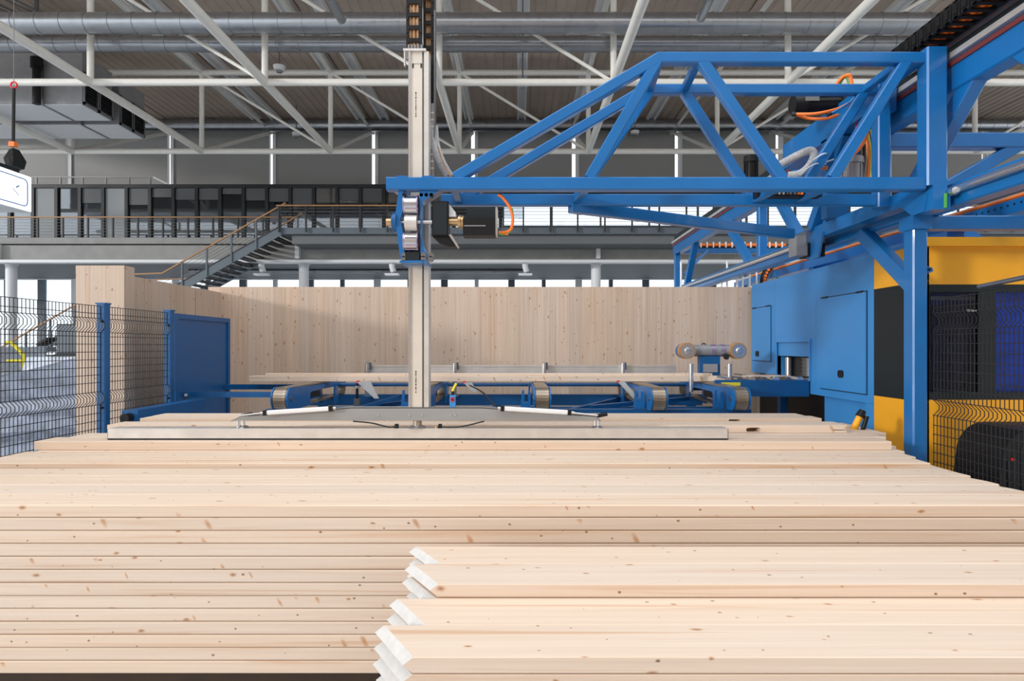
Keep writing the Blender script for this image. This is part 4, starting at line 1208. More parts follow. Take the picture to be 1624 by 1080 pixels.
# rear frame
mem((700, 318), (1400, 318), 0.10, 'bottom_chord', YR_)
mem((1030, 143), (1400, 143), 0.085, 'top_chord', YR_)
mem((728, 318), (1020, 144), 0.085, Y=YR_)
mem((912, 318), (1030, 146), 0.085, Y=YR_)
mem((1085, 146), (1195, 316), 0.085, Y=YR_)
mem((1262, 316), (1370, 146), 0.085, Y=YR_)
MB().bar((xat(1397, YR_), YR_, zat(330, YR_)), (xat(1397, YR_), YR_, zat(137, YR_)), 0.11, 0.12, (0,1,0), 0.01).build('end_post', M['blue'], br)
# cross members between the frames
for (pf, pr) in (((1046, 94), (1030, 143)), ((1108, 94), (1085, 143)), ((1436, 94), (1370, 143)), ((1462, 94), (1397, 143)), ((934, 293), (912, 318)), ((1240, 293), (1195, 318)), ((1318, 293), (1262, 318)), ((720, 293), (728, 318)), ((620, 293), (645, 310))):
    MB().bar(W(*pf, YF_), W(*pr, YR_), 0.06, 0.06, (0,0,1), 0.006).build('cross_member', M['blue'], br)
# lower brace running back to the trolley
MB().bar(W(905, 328, 5.48), W(1255, 371, 6.6), 0.10, 0.09, (0,1,0), 0.008).build('lower_brace', M['blue'], br)
# trolley on the lower rail
MB().box(3.22, 3.33, 4.88, 7.3, ZC+1.17, ZC+1.30).build('trolley_beam', M['blue'], br)
MB().box(3.20, 3.34, 4.86, 5.06, ZC+1.06, ZC+1.22).build('bearing_block', M['blue'], br)
MB().prism([(4.90, ZC+1.2), (5.3, ZC+1.2), (5.1, ZC+1.06), (4.95, ZC+1.06)], 'x', 3.19, 3.21).build('gusset', M['blue'], br)
MB().prism([(6.6, ZC+1.2), (7.2, ZC+1.2), (6.95, ZC+0.95), (6.7, ZC+0.95)], 'x', 3.2, 3.22).build('gusset', M['blue'], br)
MB().tube((3.34, 4.85, ZC+1.19), (3.34, 4.80, ZC+1.19), 0.03, 14).build('guide_roller', M['steel'], br)
MB().box(3.29, 3.305, 4.845, 4.86, ZC+1.07, ZC+1.18).build('wiper', M['gcable'], br, 'green wiper strip')
# carriage side plates around the upper rail
MB().box(3.12, 3.34, 5.55, 7.4, ZC+2.08, ZC+2.36).build('upper_carriage', M['blue'], br)
MB().bar((3.24, 6.9, ZC+1.3), (3.24, 6.2, ZC+2.1), 0.12, 0.1, (1,0,0)).build('carriage_strut', M['blue'], br)
MB().box(3.12, 3.34, 6.35, 6.47, ZC+1.3, ZC+2.1).build('carriage_column', M['dblue'], br)

# ================================================================ RUNWAY
rw = thing('gantry_runway', 'blue runway girder on posts along the right side, carrying the gantry', 'runway', (3.48, 8, 0))
X0, X1 = 3.40, 3.55
YA, YZ = 2.6, 13.75
MB().bar((3.475, YA, ZC+2.12), (3.475, YZ, ZC+2.12), 0.24, 0.15, (1,0,0), 0.012).build('upper_chord', M['blue'], rw)
MB().bar((3.475, YA, ZC+1.19), (3.475, YZ, ZC+1.19), 0.18, 0.15, (1,0,0), 0.012).build('lower_chord', M['blue'], rw)
MB().box(3.37, 3.43, YA, YZ, ZC+2.245, ZC+2.29).build('upper_rail', M['alu'], rw, 'silver guide rail')
MB().box(3.385, 3.40, YA, YZ, ZC+2.19, ZC+2.225).build('rack', simple('rust_red_rack', (0.16, 0.03, 0.03), 0.5), rw)
MB().tube((3.37, YA, ZC+1.21), (3.37, YZ-0.4, ZC+1.21), 0.032, 16).build('lower_rail', M['steel'], rw, 'round polished guide rail')
MB().box(3.43, 3.44, YA, YZ, ZC+2.29, ZC+2.42).build('tray_wall', M['charcoal'], rw)
MB().box(3.415, 3.44, YA, 5.5, ZC+2.36, ZC+2.40).build('chain_tray', M['galv'], rw)
def rd(y0, z0, y1, z1, w=0.11):
    MB().bar((3.475, y0, ZC+z0), (3.475, y1, ZC+z1), w, 0.12, (1,0,0), 0.01).build('web_member', M['blue'], rw)
for y in (6.0, 8.95, YZ-0.06): rd(y, 1.19, y, 2.12)
rd(4.72, 2.1, 5.68, 1.22, 0.14); rd(12.2, 2.1, 12.95, 1.2); rd(10.5, 2.1, 9.35, 1.22); rd(7.6, 1.2, 8.5, 2.1); rd(7.2, 1.2, 6.4, 2.1); rd(3.4, 1.2, 4.4, 2.1)
# posts
MB().bar((3.38, 5.35, 0), (3.38, 5.35, ZC+0.985), 0.125, 0.14, (0,1,0), 0.012).build('post', M['blue'], rw)
MB().box(3.30, 3.46, 5.25, 5.45, ZC+0.985, ZC+1.10).build('post_head', M['blue'], rw)
MB().box(3.25, 3.51, 5.22, 5.48, 0, 0.02).build('foot', M['blue'], rw)
MB().bar((3.475, YZ-0.06, 0), (3.475, YZ-0.06, ZC+1.1), 0.13, 0.13, (0,1,0), 0.012).build('post', M['blue'], rw)
MB().bar((3.385, 6.15, ZC+1.10), (3.385, 5.38, ZC+0.52), 0.13, 0.11, (1,0,0), 0.01).build('knee_brace', M['blue'], rw)
MB().prism([(3.42, zat(421, 5.3)), (3.49, zat(424, 5.3)), (3.50, zat(430, 5.3)), (3.43, zat(436, 5.3))], 'y', 5.30, 5.32).build('lug', M['blue'], rw)
MB().tube((3.465, 5.29, zat(427.5, 5.3)), (3.465, 5.30, zat(427.5, 5.3)), 0.012, 10).build('lug_hole', M['black'], rw)
# cross beams
MB().bar((3.40, 5.35, zat(354.5, 5.35)), (7.5, 5.35, zat(354.5, 5.35)), 0.115, 0.12, (0,1,0), 0.01).build('cross_beam', M['blue'], rw)
MB().bar((3.40, 6.0, zat(225, 6.0)), (7.5, 6.0, zat(225, 6.0)), 0.14, 0.13, (0,1,0), 0.01).build('cross_beam', M['blue'], rw)
MB().bar((4.78, 6.0, zat(230, 6.0)), (3.58, 6.0, ZC+1.24), 0.11, 0.11, (0,1,0), 0.01).build('cross_brace', M['blue'], rw)
MB().bar((3.45, YZ-0.06, ZC+2.08), (5.9, YZ-0.06, ZC+2.08), 0.11, 0.12, (0,1,0), 0.01).build('cross_beam', M['blue'], rw)
MB().bar(W(1085, 435, 13.4), W(1122, 397, 13.6), 0.05, 0.05, (0,1,0)).build('cross_brace', M['blue'], rw)
MB().bar(W(1528, 368, 8.0), W(1565, 392, 8.0), 0.12, 0.1, (0,1,0)).build('cross_brace', M['blue'], rw)
MB().box(xat(1290, 9.2), xat(1345, 9.2), 9.2, 9.35, ZM2, zat(372, 9.2)).build('stub_post', M['blue'], rw)

# perforated cable rail right
t = thing('cable_channel', 'blue perforated cable channel right of the runway', 'cable channel', (4.32, 8, 3.1))
MB().box(4.3, 4.34, 3.6, 12.5, ZC+1.19, ZC+1.275).build('web', M['blue'], t)
MB().box(4.3, 4.5, 3.6, 12.5, ZC+1.16, ZC+1.19).build('lower_flange', M['blue'], t)
MB().box(4.34, 4.5, 3.6, 12.5, ZC+1.275, ZC+1.33).build('grey_profile', M['alu'], t)
b_ = MB()
y = 3.65
while y < 7.0:
    b_.tube((4.297, y, ZC+1.235), (4.305, y, ZC+1.235), 0.010, 8); y += 0.075
b_.build('holes', M['black'], t, kind='stuff')
MB().path([(4.31, 5.0 + 0.35*k, ZC+1.295+0.006*(k % 2)) for k in range(20)], 0.014, 6).build('cable', M['orange'], t, 'orange cable')
for y in (6.3, 12.2): MB().box(4.33, 4.43, y-0.05, y+0.05, ZM2 if y < 10 else 0, ZC+1.16).build('support', M['blue'], t)
# orange cable tray along the rear cross beam
t = thing('cable_tray', 'cable tray with orange cable on the far end beam', 'cable tray', (4.4, 13.69, 4.0))
MB().bar((3.9, 13.69, ZC+2.16), (5.8, 13.69, ZC+2.16), 0.03, 0.1, (0,1,0)).build('tray', M['charcoal'], t)
MB().tube((3.9, 13.63, ZC+2.20), (5.8, 13.63, ZC+2.20), 0.035, 8).build('cable', M['orange'], t)
for k in range(14):
    MB().box(3.95+0.135*k, 3.975+0.135*k, 13.58, 13.62, ZC+2.14, ZC+2.26).build('clip', M['white'], t)

# ================================================================ MAST AND GRIPPER
YM0 = 5.12
ms = thing('lifting_mast', 'aluminium lifting mast with grey suction gripper bar', 'lifting mast', (xat(662, 5.18), 5.18, 1.15))
zb_, zt_ = zat(647, YM0), zat(82, YM0)
def mbox(p0, p1, y0, y1, z0, z1, nm, m, **kw):
    return MB().box(xat(p0, YM0), xat(p1, YM0), y0, y1, z0, z1).build(nm, M[m], ms, **kw)
mbox(651.5, 669.5, YM0, 5.24, zb_, zt_, 'profile', 'cream')
mbox(648, 651.5, YM0-0.012, 5.24, zb_, zt_, 'left_rail', 'steel')
mbox(669.5, 672.5, YM0+0.02, 5.22, zb_, zt_, 'groove', 'dsteel')
mbox(672.5, 680, YM0-0.006, 5.24, zb_, zt_, 'right_rail', 'alu')
mbox(640, 676, YM0-0.02, 5.26, zt_, zt_+0.018, 'top_cap', 'alu')
mbox(641, 643, YM0-0.015, YM0+0.02, zt_-0.12, zt_, 'cap_strap', 'alu')
mbox(654, 670, YM0-0.006, YM0, zat(101, YM0), zat(99, YM0), 'cross_clip', 'alu')
for a in (655, 668):
    mbox(a-1, a+1, YM0-0.004, YM0, zat(108, YM0), zat(101, YM0), 'slot', 'black')
for k, p_ in enumerate((649, 654, 659, 664, 669)):
    X = xat(p_, YM0); MB().tube((X, YM0-0.01, zt_+0.018), (X, YM0-0.01, zt_+0.05), 0.011, 8).build('bolt', M['dsteel'], ms)
# printed marks on the mast
for (ya, yb) in ((146, 186), (588, 622)):
    b_ = MB(); yv = ya
    while yv < yb:
        hh = R.choice((1.2, 2.2, 3.0))
        b_.box(xat(658.8, YM0), xat(660.4, YM0), YM0-0.0015, YM0, zat(yv+hh, YM0), zat(yv, YM0)); yv += hh + R.uniform(0.8, 2.2)
    b_.build('printed_mark', M['charcoal'], ms, 'small printed lettering on the mast')
# traverse plate
Yt = 5.10
poly = [(370, 667), (386, 659), (470, 652.5), (560, 646), (765, 646), (850, 652), (944, 659.5), (952, 667)]
MB().prism([(xat(a, Yt), zat(b__, Yt)) for a, b__ in poly], 'y', Yt, Yt+0.012).build('traverse_plate', M['gplate'], ms, 'grey tapered traverse plate')
for (a, b__) in zip(poly[:-1], poly[1:]):
    MB().bar(W(*a, Yt+0.05), W(*b__, Yt+0.05), 0.006, 0.10).build('plate_flange', M['gplate'], ms)
for p_ in (600, 650, 670, 715, 722):
    c = W(p_, 658.5, Yt); MB().tube(c + Vector((0,-0.006,0)), c, 0.008, 8).build('rivet', M['steel'], ms)
# suction bar
x0, x1 = xat(171, 5.08), xat(1154, 5.08)
bz = zQ
MB().box(x0, x1, 5.08, 5.22, bz+0.0005, bz+0.013).build('foam_seal', M['rubber'], ms, 'black foam seal')
sb = MB().box(x0, x1, 5.08, 5.22, bz+0.013, bz+0.092).build('suction_bar', M['alu'], ms, 'long aluminium suction bar')
MB().box(x1, x1+0.008, 5.085, 5.215, bz+0.0, bz+0.090).build('end_plate', M['dsteel'], sb)
MB().box(x0-0.008, x0, 5.085, 5.215, bz+0.0, bz+0.090).build('end_plate', M['dsteel'], sb)
MB().box(x0, x1, 5.079, 5.0805, bz+0.087, bz+0.092).build('edge_strip', M['alu'], sb)
# hangers
for p_ in (378, 386, 944, 949):
    X = xat(p_, 5.14)
    MB().tube((X, 5.14, bz+0.092), (X, 5.14, zat(664, 5.14)), 0.014, 10).build('hanger', M['steel'], ms)
for p_ in (386, 947):
    X = xat(p_, 5.14); MB().tube((X, 5.14, bz+0.092), (X, 5.14, bz+0.108), 0.05, 12, 0.03).build('hanger_foot', M['steel'], ms)
    MB().tube((X-0.01, 5.12, zat(660, 5.12)), (X+0.08, 5.12, zat(656.5, 5.12)), 0.016, 8).build('clevis', M['black'], ms)
X = xat(662, 5.14)
MB().tube((X, 5.14, bz+0.092), (X, 5.14, zat(667, 5.14)), 0.035, 16).build('swivel', M['chainplate'], ms)
MB().tube((X, 5.14, bz+0.092), (X, 5.14, bz+0.112), 0.085, 16, 0.045).build('swivel_foot', M['steel'], ms)
# pneumatic cylinders
for (a, b__) in (((424, 654.5), (522, 648)), ((800, 648), (900, 654))):
    pa, pb = W(*a, 5.06), W(*b__, 5.06)
    c_ = MB().bar(pa, pb, 0.036, 0.036, (0,1,0), 0.008).build('cylinder', M['white'], ms, 'pale pneumatic cylinder')
    d = (pb-pa).normalized()
    for q, s in ((pa, -1), (pb, 1)):
        MB().bar(q, q + d*s*0.03, 0.042, 0.042, (0,1,0)).build('cylinder_head', M['black'], c_)
        MB().tube(q + d*s*0.03, q + d*s*0.055, 0.012, 8).build('port', M['steel'], c_)
    rod_end = W(380, 659, 5.06) if a[0] < 600 else W(948, 659, 5.06)
    src = pa - d*0.03 if a[0] < 600 else pb + d*0.03
    MB().tube(src, rod_end, 0.007, 8).build('piston_rod', M['steel'], c_)
# cables at the bar
for pts, in (([(560, 668), (590, 671), (615, 677), (630, 677)],), ([(700, 677), (715, 677.5), (735, 676), (768, 668)],)):
    MB().path(bez([W(*p, 5.06) for p in pts], 6), 0.006, 6).build('cable', M['gcable'] if False else M['charcoal'], ms)
for p_ in (629, 698):
    X = xat(p_, 5.1); MB().box(X-0.014, X+0.014, 5.09, 5.12, bz+0.092, bz+0.125).build('connector', M['black'], ms)
    MB().tube((X-0.03, 5.1, bz+0.092), (X-0.03, 5.1, bz+0.11), 0.012, 8).build('fitting', M['brass'], ms)
MB().path(bez([W(745, 611, 6.6), W(765, 622, 6.0), W(785, 643, 5.3), W(796, 648, 5.08)], 8), 0.007, 6).build('cable', M['black'], ms)
# red-faced sensor
c = W(718, 640, 5.14)
sn = MB().box(c.x-0.024, c.x+0.024, 5.12, 5.16, c.z-0.03, c.z+0.07).build('sensor', M['mblue'], ms, 'small sensor with a red face')
MB().box(c.x-0.014, c.x+0.014, 5.113, 5.12, c.z+0.018, c.z+0.052).build('red_face', M['red'], sn)
for (xa, xb, za, zb2) in ((-0.007, -0.007, 0.024, 0.046), (0.007, 0.007, 0.024, 0.046), (-0.007, 0.007, 0.046, 0.024)):
    MB().bar((c.x+xa, 5.112, c.z+za), (c.x+xb, 5.112, c.z+zb2), 0.004, 0.003).build('letter_stroke', M['charcoal'], sn)
MB().tube((c.x, 5.14, c.z+0.07), (c.x, 5.14, c.z+0.10), 0.012, 8).build('plug', M['black'], sn)
MB().path([(c.x, 5.14, c.z+0.10), (c.x+0.01, 5.14, c.z+0.13), (c.x+0.03, 5.14, c.z+0.165)], 0.010, 8).build('yellow_sleeve', M['ycable'], sn)

# ---------------------------------------------------------------- drive unit on the bridge
du = thing('lift_drive', 'belt lift drive with silver rollers and black gearbox under the bridge', 'drive unit', (xat(665, 5), 5.0, zat(418, 5)))
Yd = 4.98
def dtube(p0, p1, py, r, nm, m, Y=Yd, n=24, r1=None):
    return MB().tube((xat(p0, Y), Y, zat(py, Y)), (xat(p1, Y), Y, zat(py, Y)), r, n, r1).build(nm, M[m], du)
for py, r in ((326, 0.075), (384, 0.075)):
    dtube(641.5, 663, py, r, 'roller', 'steel')
    dtube(641, 643, py, r+0.006, 'roller_rim', 'purple'); dtube(662, 664, py, r+0.006, 'roller_rim', 'purple')
dtube(643, 662, 354, 0.062, 'drive_roller', 'alu', Yd-0.03)
for py in (322, 330, 376, 388, 395):
    Yv = Yd - 0.073
    MB().box(xat(642, Yv), xat(663, Yv), Yv-0.006, Yv+0.004, zat(py+1.5, Yv), zat(py, Yv)).build('belt_groove', M['purple'], du)
dtube(613, 688, 352.5, 0.017, 'shaft', 'steel')
dtube(613, 622, 352.5, 0.030, 'shaft_end', 'brass')
dtube(622, 627, 352.5, 0.055, 'bearing_flange', 'dblue')
dtube(624, 630, 352.5, 0.075, 'bearing_plate', 'dblue')
poly_l = [(635, 300), (641, 300), (641, 335), (636, 350), (641, 372), (644, 412), (637, 412), (630, 362), (629, 340)]
for pl, nm in ((poly_l, 'left_plate'), ([(666, 303), (700, 303), (674, 320), (671, 325), (670.5, 380), (676, 402), (676, 412), (669, 412), (668, 330)], 'right_plate')):
    MB().prism([(xat(a, Yd), zat(b__, Yd)) for a, b__ in pl], 'y', Yd-0.05, Yd+0.10).build(nm, M['blue'], du)
MB().box(xat(636, Yd), xat(678, Yd), Yd-0.06, Yd+0.26, zat(418, Yd), zat(414.5, Yd)).build('base_plate', M['blue'], du)
MB().box(xat(645, Yd), xat(667, Yd), Yd-0.06, Yd+0.05, zat(414, Yd), zat(402, Yd)).build('clamp_block', M['charcoal'], du)
for a in (640, 671, 683):
    for b__ in (404, 410):
        c = W(a, b__, Yd-0.06); MB().tube(c, c + Vector((0,0.05,0)), 0.020, 12).build('guide_roller', M['dsteel'], du)
for a in (641, 668, 676, 684):
    c = W(a, 309, Yd-0.05); MB().tube(c, c + Vector((0,0.05,0)), 0.015, 10).build('bolt', M['black'], du)
for a in (632, 672):
    c = W(a+10, 283.5, 4.93); MB().box(c.x-0.06, c.x+0.03, 4.90, 4.98, c.z-0.005, c.z+0.016).build('top_clip', M['blue'], du)
gb = MB().box(xat(685, 4.93), xat(711, 4.93), 4.93, 5.08, zat(374, 4.93), zat(319, 4.93)).build('gearbox', M['black'], du, 'black gearbox')
MB().box(xat(687, 4.92), xat(709, 4.92), 4.922, 4.93, zat(372, 4.92), zat(321, 4.92)).build('cover', M['charcoal'], gb)
MB().prism([(xat(685, 4.95), zat(374, 4.95)), (xat(712, 4.95), zat(374, 4.95)), (xat(724, 4.95), zat(391, 4.95)), (xat(712, 4.95), zat(391, 4.95)), (xat(697, 4.95), zat(386, 4.95))], 'y', 4.95, 5.07).build('gearbox_foot', M['black'], gb)
MB().prism([(xat(712, 4.95), zat(323, 4.95)), (xat(722, 4.95), zat(336, 4.95)), (xat(722, 4.95), zat(343, 4.95)), (xat(712, 4.95), zat(343, 4.95))], 'y', 4.96, 5.06).build('gearbox_flange', M['white'], gb)
MB().prism([(xat(712, 4.95), zat(373, 4.95)), (xat(724, 4.95), zat(391, 4.95)), (xat(727, 4.95), zat(390, 4.95)), (xat(716, 4.95), zat(372, 4.95))], 'y', 4.93, 5.06).build('gearbox_wedge', M['steel'], gb)
dtube(712, 727, 352, 0.030, 'coupling', 'brass', 4.99)
dtube(727, 731, 352, 0.055, 'coupling_disc', 'brass', 4.99); dtube(731.5, 735, 352, 0.050, 'coupling_disc', 'brass', 4.99)
mo = MB().box(xat(735, 4.97), xat(786, 4.97), 4.92, 5.07, zat(375, 4.97), zat(347, 4.97)).build('motor', M['black'], du, 'black servo motor')
MB().box(xat(740, 4.95), xat(786, 4.95), 4.96, 5.09, zat(347, 4.95), zat(330, 4.95)).build('motor_top', M['charcoal'], mo)
MB().box(xat(736, 4.91), xat(770, 4.91), 4.915, 4.92, zat(358.5, 4.91), zat(357, 4.91)).build('motor_line', M['galvd'], mo)
MB().box(xat(786, 4.97), xat(789, 4.97), 4.93, 5.06, zat(373, 4.97), zat(330, 4.97)).build('motor_end', M['steel'], mo)
for pts, m, r in (([(790, 309), (797, 313), (808, 328), (813, 345), (811, 362), (803, 368), (791, 369)], 'orange', 0.012), ([(812, 330), (814, 348), (810, 366), (798, 372), (791, 371)], 'gcable', 0.006), ([(792, 367), (800, 371), (806, 372)], 'orange', 0.007)):
    MB().path(bez([W(*p, 4.99) for p in pts], 8), r, 8).build('cable', M[m], du)

# ---------------------------------------------------------------- energy chains
def link_mesh(name, w, p, d, mw):
    b = MB()
    for s in (-1, 1):
        b.box(s*w/2-0.010, s*w/2+0.010, -d/2, d/2, 0.004, p-0.002)
    b.box(-w/2, w/2, -d/2, -d/2+0.012, p*0.30, p*0.62); b.box(-w/2, w/2, d/2-0.012, d/2, p*0.30, p*0.62)
    return b.mesh(name, M[mw], Vector((0,0,0)))
def vchain(px0, px1, y_top, y_bot, Y, lab, cable, pitch=0.105):
    z0, z1 = zat(y_bot, Y), zat(y_top, Y)
    xc = xat((px0+px1)/2, Y); w_ = xat(px1, Y) - xat(px0, Y) - 0.02
    t = thing('energy_chain', lab, 'cable chain', (xc, Y, z0), 'vertical cable chains above the mast')
    lm = link_mesh('link', w_, pitch, 0.05, 'black')
    z = z0
    while z < z1:
        place_mesh('link', lm, (xc, Y, z), t); z += pitch
    for k in (-0.3, 0.0, 0.3):
        MB().tube((xc + w_*k, Y, z0), (xc + w_*k, Y, z1), w_*0.13, 8).build('cable', M[cable], t)
vchain(645, 669, -120, 75, 5.2, 'black cable chain standing on top of the mast', 'rail')
vchain(672, 688, -120, 166, 5.3, 'narrower black cable chain hanging beside the mast', 'rail')
t = thing('cable_duct', 'grey vertical cable duct beside the mast', 'cable duct', (xat(684, 5.3), 5.3, zat(285, 5.3)))
MB().box(xat(679, 5.3), xat(690, 5.3), 5.27, 5.33, zat(288, 5.3), zat(166, 5.3)).build('duct', M['galv'], t)
MB().box(xat(689, 5.3), xat(691, 5.3), 5.26, 5.34, zat(288, 5.3), zat(20, 5.3)).build('edge_strip', M['dsteel'], t)
for k in range(9):
    MB().box(xat(680, 5.26), xat(688, 5.26), 5.264, 5.27, zat(180+11*k, 5.26), zat(177+11*k, 5.26)).build('clip', M['alu'], t)
t = thing('braided_hose', 'grey braided hose beside the mast above the bridge', 'hose', W(712, 280, 5.25))
MB().path(bez([W(684, 190, 5.3), W(688, 228, 5.28), W(697, 256, 5.25), W(710, 279, 5.25)], 8), 0.028, 12).build('hose_tube', M['hose'], t)
MB().path(bez([W(691, 200, 5.32), W(694, 230, 5.3), W(703, 256, 5.27), W(716, 279, 5.27)], 8), 0.020, 12).build('hose_tube', M['hose'], t)
MB().path(bez([W(694, 232, 5.22), W(703, 258, 5.21), W(715, 280, 5.21)], 8), 0.006, 6).build('cable', M['rail'], t)

# runway energy chain with orange cables
t = thing('energy_chain', 'large black cable chain with orange cables on the upper runway', 'cable chain', (3.32, 4, ZC+2.4))
hl = MB()
hl.box(-0.11, -0.09, -0.045, 0.04, 0.0, 0.13); hl.box(0.09, 0.11, -0.045, 0.04, 0.0, 0.13)
hl.box(-0.11, 0.11, -0.02, 0.02, 0.0, 0.014); hl.box(-0.11, 0.11, -0.02, 0.02, 0.116, 0.13)
hl.box(-0.118, -0.108, -0.02, 0.02, 0.03, 0.10)
hm = hl.mesh('link', M['black'], Vector((0,0,0)))
y = 2.7
while y < 5.45:
    place_mesh('link', hm, (3.31, y, ZC+2.40), t); y += 0.095
for dx, dz, m in ((-0.055, 0.04, 'charcoal'), (0.0, 0.036, 'orange'), (-0.02, 0.085, 'orange'), (0.055, 0.042, 'orange')):
    MB().tube((3.31+dx, 2.65, ZC+2.40+dz), (3.31+dx, 5.5, ZC+2.40+dz), 0.022, 8).build('cable', M[m], t)

# ---------------------------------------------------------------- motors, hoses and cables at the right end of the bridge
def motor(name, lab, p0, p1, Y, m, r):
    a, b__ = W(*p0, Y), W(*p1, Y)
    t = thing(name, lab, 'motor', a)
    d = (b__-a).normalized()
    body = MB().tube(a, b__, r, 20).build('housing', M[m], t)
    for k in range(12):
        ang = 2*math.pi*k/12
        u = Vector((0, math.cos(ang), math.sin(ang)))*(r+0.003) if abs(d.x) > 0.7 else Vector((math.cos(ang), math.sin(ang), 0))*(r+0.003)
        MB().bar(a + u + (b__-a)*0.25, b__ + u - (b__-a)*0.05, 0.010, 0.012, u).build('fin', M[m], body)
    MB().tube(a - d*0.015, a + (b__-a)*0.2, r+0.010, 20, r+0.014).build('fan_cover', M[m], t)
    return t
t = motor('drive_motor', 'black motor lying inside the right end of the bridge', (1259, 166), (1340, 164), 6.2, 'black', 0.085)
MB().box(xat(1330, 6.2), xat(1370, 6.2), 6.1, 6.3, zat(200, 6.2), zat(152, 6.2)).build('gear_case', M['charcoal'], t)
MB().box(xat(1270, 6.2), xat(1292, 6.2), 6.1, 6.16, zat(166, 6.2), zat(157, 6.2)).build('terminal_box', M['dsteel'], t)
t = motor('drive_motor', 'black upright motor behind the bridge left of the hose loop', (1191, 250), (1191, 290), 6.4, 'black', 0.06)
t = motor('drive_motor', 'grey upright gear motor behind the right end of the bridge', (1347, 254), (1347, 292), 5.9, 'galvd', 0.11)
# hanging servo under the trolley
Y = 7.0
t = thing('servo_motor', 'grey and black servo motor hanging under the runway', 'motor', W(1278, 408, Y))
MB().box(xat(1257, Y), xat(1276, Y), Y-0.10, Y+0.1, zat(407, Y), zat(376, Y)).build('gear_case', M['galvd'], t)
MB().box(xat(1274, Y), xat(1300, Y), Y-0.12, Y+0.1, zat(409, Y), zat(388, Y)).build('motor_body', M['black'], t)
MB().box(xat(1271, Y), xat(1300, Y), Y-0.12, Y+0.1, zat(388, Y), zat(369, Y)).build('motor_top', M['galv'], t)
MB().tube(W(1284, 369, Y), (xat(1284, Y), Y, ZC+1.19), 0.07, 16).build('neck', M['dsteel'], t)
MB().path(bez([W(1290, 364, Y-0.13), W(1297, 376, Y-0.14), W(1296, 392, Y-0.14), W(1291, 404, Y-0.13)], 6), 0.010, 8).build('cable', M['ycable'], t, 'yellow cable')
MB().path(bez([W(1296, 360, Y-0.1), W(1301, 380, Y-0.12), W(1298, 405, Y-0.1)], 6), 0.012, 8).build('cable', M['black'], t)
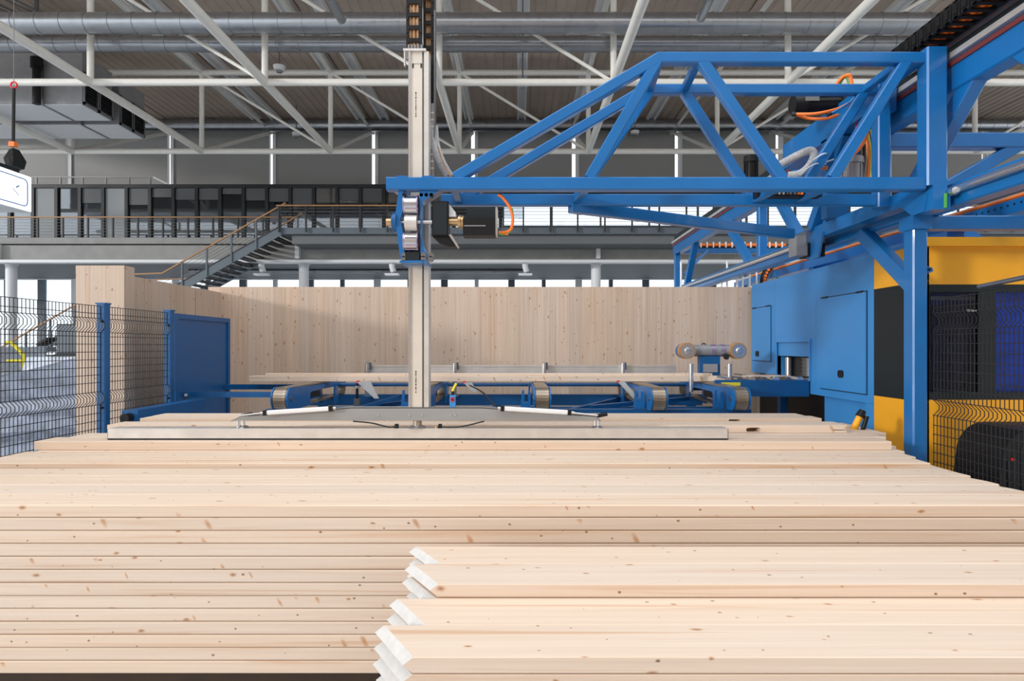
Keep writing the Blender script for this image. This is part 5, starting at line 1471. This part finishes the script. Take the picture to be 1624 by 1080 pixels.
# hose loop
t = thing('braided_hose', 'grey braided hose loop tied to the bridge diagonal', 'hose', W(1285, 282, 5.6))
MB().path(bez([W(1236, 262, 5.75), W(1262, 248, 5.7), W(1284, 239, 5.62), W(1291, 247, 5.6), W(1283, 264, 5.58), W(1268, 276, 5.56), W(1250, 279, 5.58)], 8), 0.036, 12).build('hose_tube', M['hose'], t)
for c in ((1297, 253), (1284, 269)):
    q = W(*c, YR_)
    MB().path([q + Vector((0.075*math.cos(a)*0.9, 0.07*math.sin(a), 0.04*math.cos(a+0.6))) for a in [i*math.pi/8 for i in range(17)]], 0.006, 6).build('cable_tie', M['white'], t)
for lab, m, r, pts in (
    ('orange cable sagging in front of the black motor', 'orange', 0.014, [(1263, 181, 6.0), (1295, 180, 5.9), (1330, 172, 5.8), (1352, 160, 5.75)]),
    ('orange cable hanging lower below the black motor', 'orange', 0.014, [(1263, 182, 6.02), (1285, 188, 6.0), (1310, 188, 5.9), (1330, 182, 5.85)]),
    ('orange cable peak above the rear top chord', 'orange', 0.016, [(1322, 140, 5.7), (1335, 124, 5.65), (1345, 119, 5.6), (1349, 124, 5.6), (1352, 142, 5.6)]),
    ('green cable beside the orange cable peak', 'gcable', 0.008, [(1328, 140, 5.72), (1341, 122, 5.66), (1347, 140, 5.62)]),
    ('thick orange cable curving down between the bridge diagonals', 'orange', 0.018, [(1380, 148, 5.75), (1379, 185, 5.72), (1374, 215, 5.7), (1360, 238, 5.7), (1336, 256, 5.72), (1322, 264, 5.75)]),
    ('short orange cable near the eyebolt', 'orange', 0.016, [(1290, 270, 5.62), (1300, 268, 5.62), (1312, 266, 5.62)]),
    ('orange cable hanging vertically at the right end of the bridge', 'orange', 0.012, [(1372, 210, 5.85), (1376, 235, 5.85), (1377, 260, 5.85), (1374, 296, 5.85)]),
    ('yellow green cable hanging vertically at the right end of the bridge', 'ycable', 0.010, [(1376, 205, 5.86), (1380, 235, 5.86), (1380, 262, 5.86), (1377, 296, 5.86)]),
    ('thin yellow cable hanging near the bridge end', 'ycable', 0.006, [(1381, 205, 5.8), (1385, 235, 5.8), (1384, 262, 5.8), (1379, 296, 5.8)]),
    ('bundle of black cables at the right end of the bridge', 'black', 0.030, [(1366, 150, 5.95), (1366, 200, 5.95), (1368, 250, 5.95), (1362, 298, 5.95)]),
    ('blue cable running along the inner diagonal', 'mblue', 0.010, [(1318, 180, 5.7), (1336, 170, 5.7), (1352, 158, 5.7), (1358, 148, 5.7)]),
    ('red cable behind the inner diagonal', 'red', 0.012, [(1330, 200, 5.9), (1342, 186, 5.9), (1358, 190, 5.9), (1356, 215, 5.9)]),
    ('thin black cable loop hanging under the upper runway', 'black', 0.006, [(1433, 165, 6.2), (1431, 195, 6.2), (1420, 212, 6.2), (1402, 215, 6.2), (1388, 208, 6.2), (1380, 198, 6.2)])):
    P = [W(*p) for p in pts]
    t = thing('cable', lab, 'cable', P[0], 'cables at the right end of the bridge')
    MB().path(bez(P, 8), r, 8).build('cable_run', M[m], t)
    MB().tube(P[0] + Vector((0, 0, 0.0)), P[0] + (P[0]-P[1]).normalized()*0.04, r*1.5, 8).build('gland', M['charcoal'], t)
t = thing('eyebolt', 'steel eyebolt on the bridge diagonal', 'eyebolt', W(1306, 262, 5.6))
MB().path([W(1305, 258, 5.6) + Vector((0.02*math.cos(a), 0, 0.02*math.sin(a))) for a in [i*math.pi/6 for i in range(13)]], 0.007, 6).build('ring', M['steel'], t)
MB().tube(W(1308, 258, 5.6), W(1322, 253, 5.6), 0.008, 8).build('shank', M['steel'], t)
# connector strip
t = thing('connector_strip', 'black strip of cable connectors under the bridge chord', 'connector strip', W(1252, 312, 5.3))
MB().box(xat(1201, 5.3), xat(1304, 5.3), 5.3, 5.4, zat(311.5, 5.3), zat(299, 5.3)).build('strip', M['black'], t)
for k in range(17):
    for rrow in (0, 1):
        px_ = 1205 + 6*k + R.uniform(-1, 1)
        c = W(px_, 302 + 5.5*rrow, 5.3)
        MB().tube(c + Vector((0,-0.02,0)), c, R.choice((0.007, 0.010)), 8).build('connector', M[R.choice(['steel', 'white', 'dsteel', 'orange', 'ycable', 'steel', 'black'])], t)
# chain coming up behind the panel wall
t = thing('energy_chain', 'short black cable chain with orange dots rising behind the panel', 'cable chain', W(1213, 448, 10.6))
P = bez([W(1210, 452, 10.6), W(1212, 438, 10.6), W(1220, 424, 10.6), W(1233, 412, 10.6)], 6)
MB().path(P, 0.055, 10).build('chain_band', M['black'], t)
for q in P[::2]:
    MB().box(q.x-0.02, q.x+0.02, 10.53, 10.55, q.z-0.02, q.z+0.02).build('orange_dot', M['orange'], t)
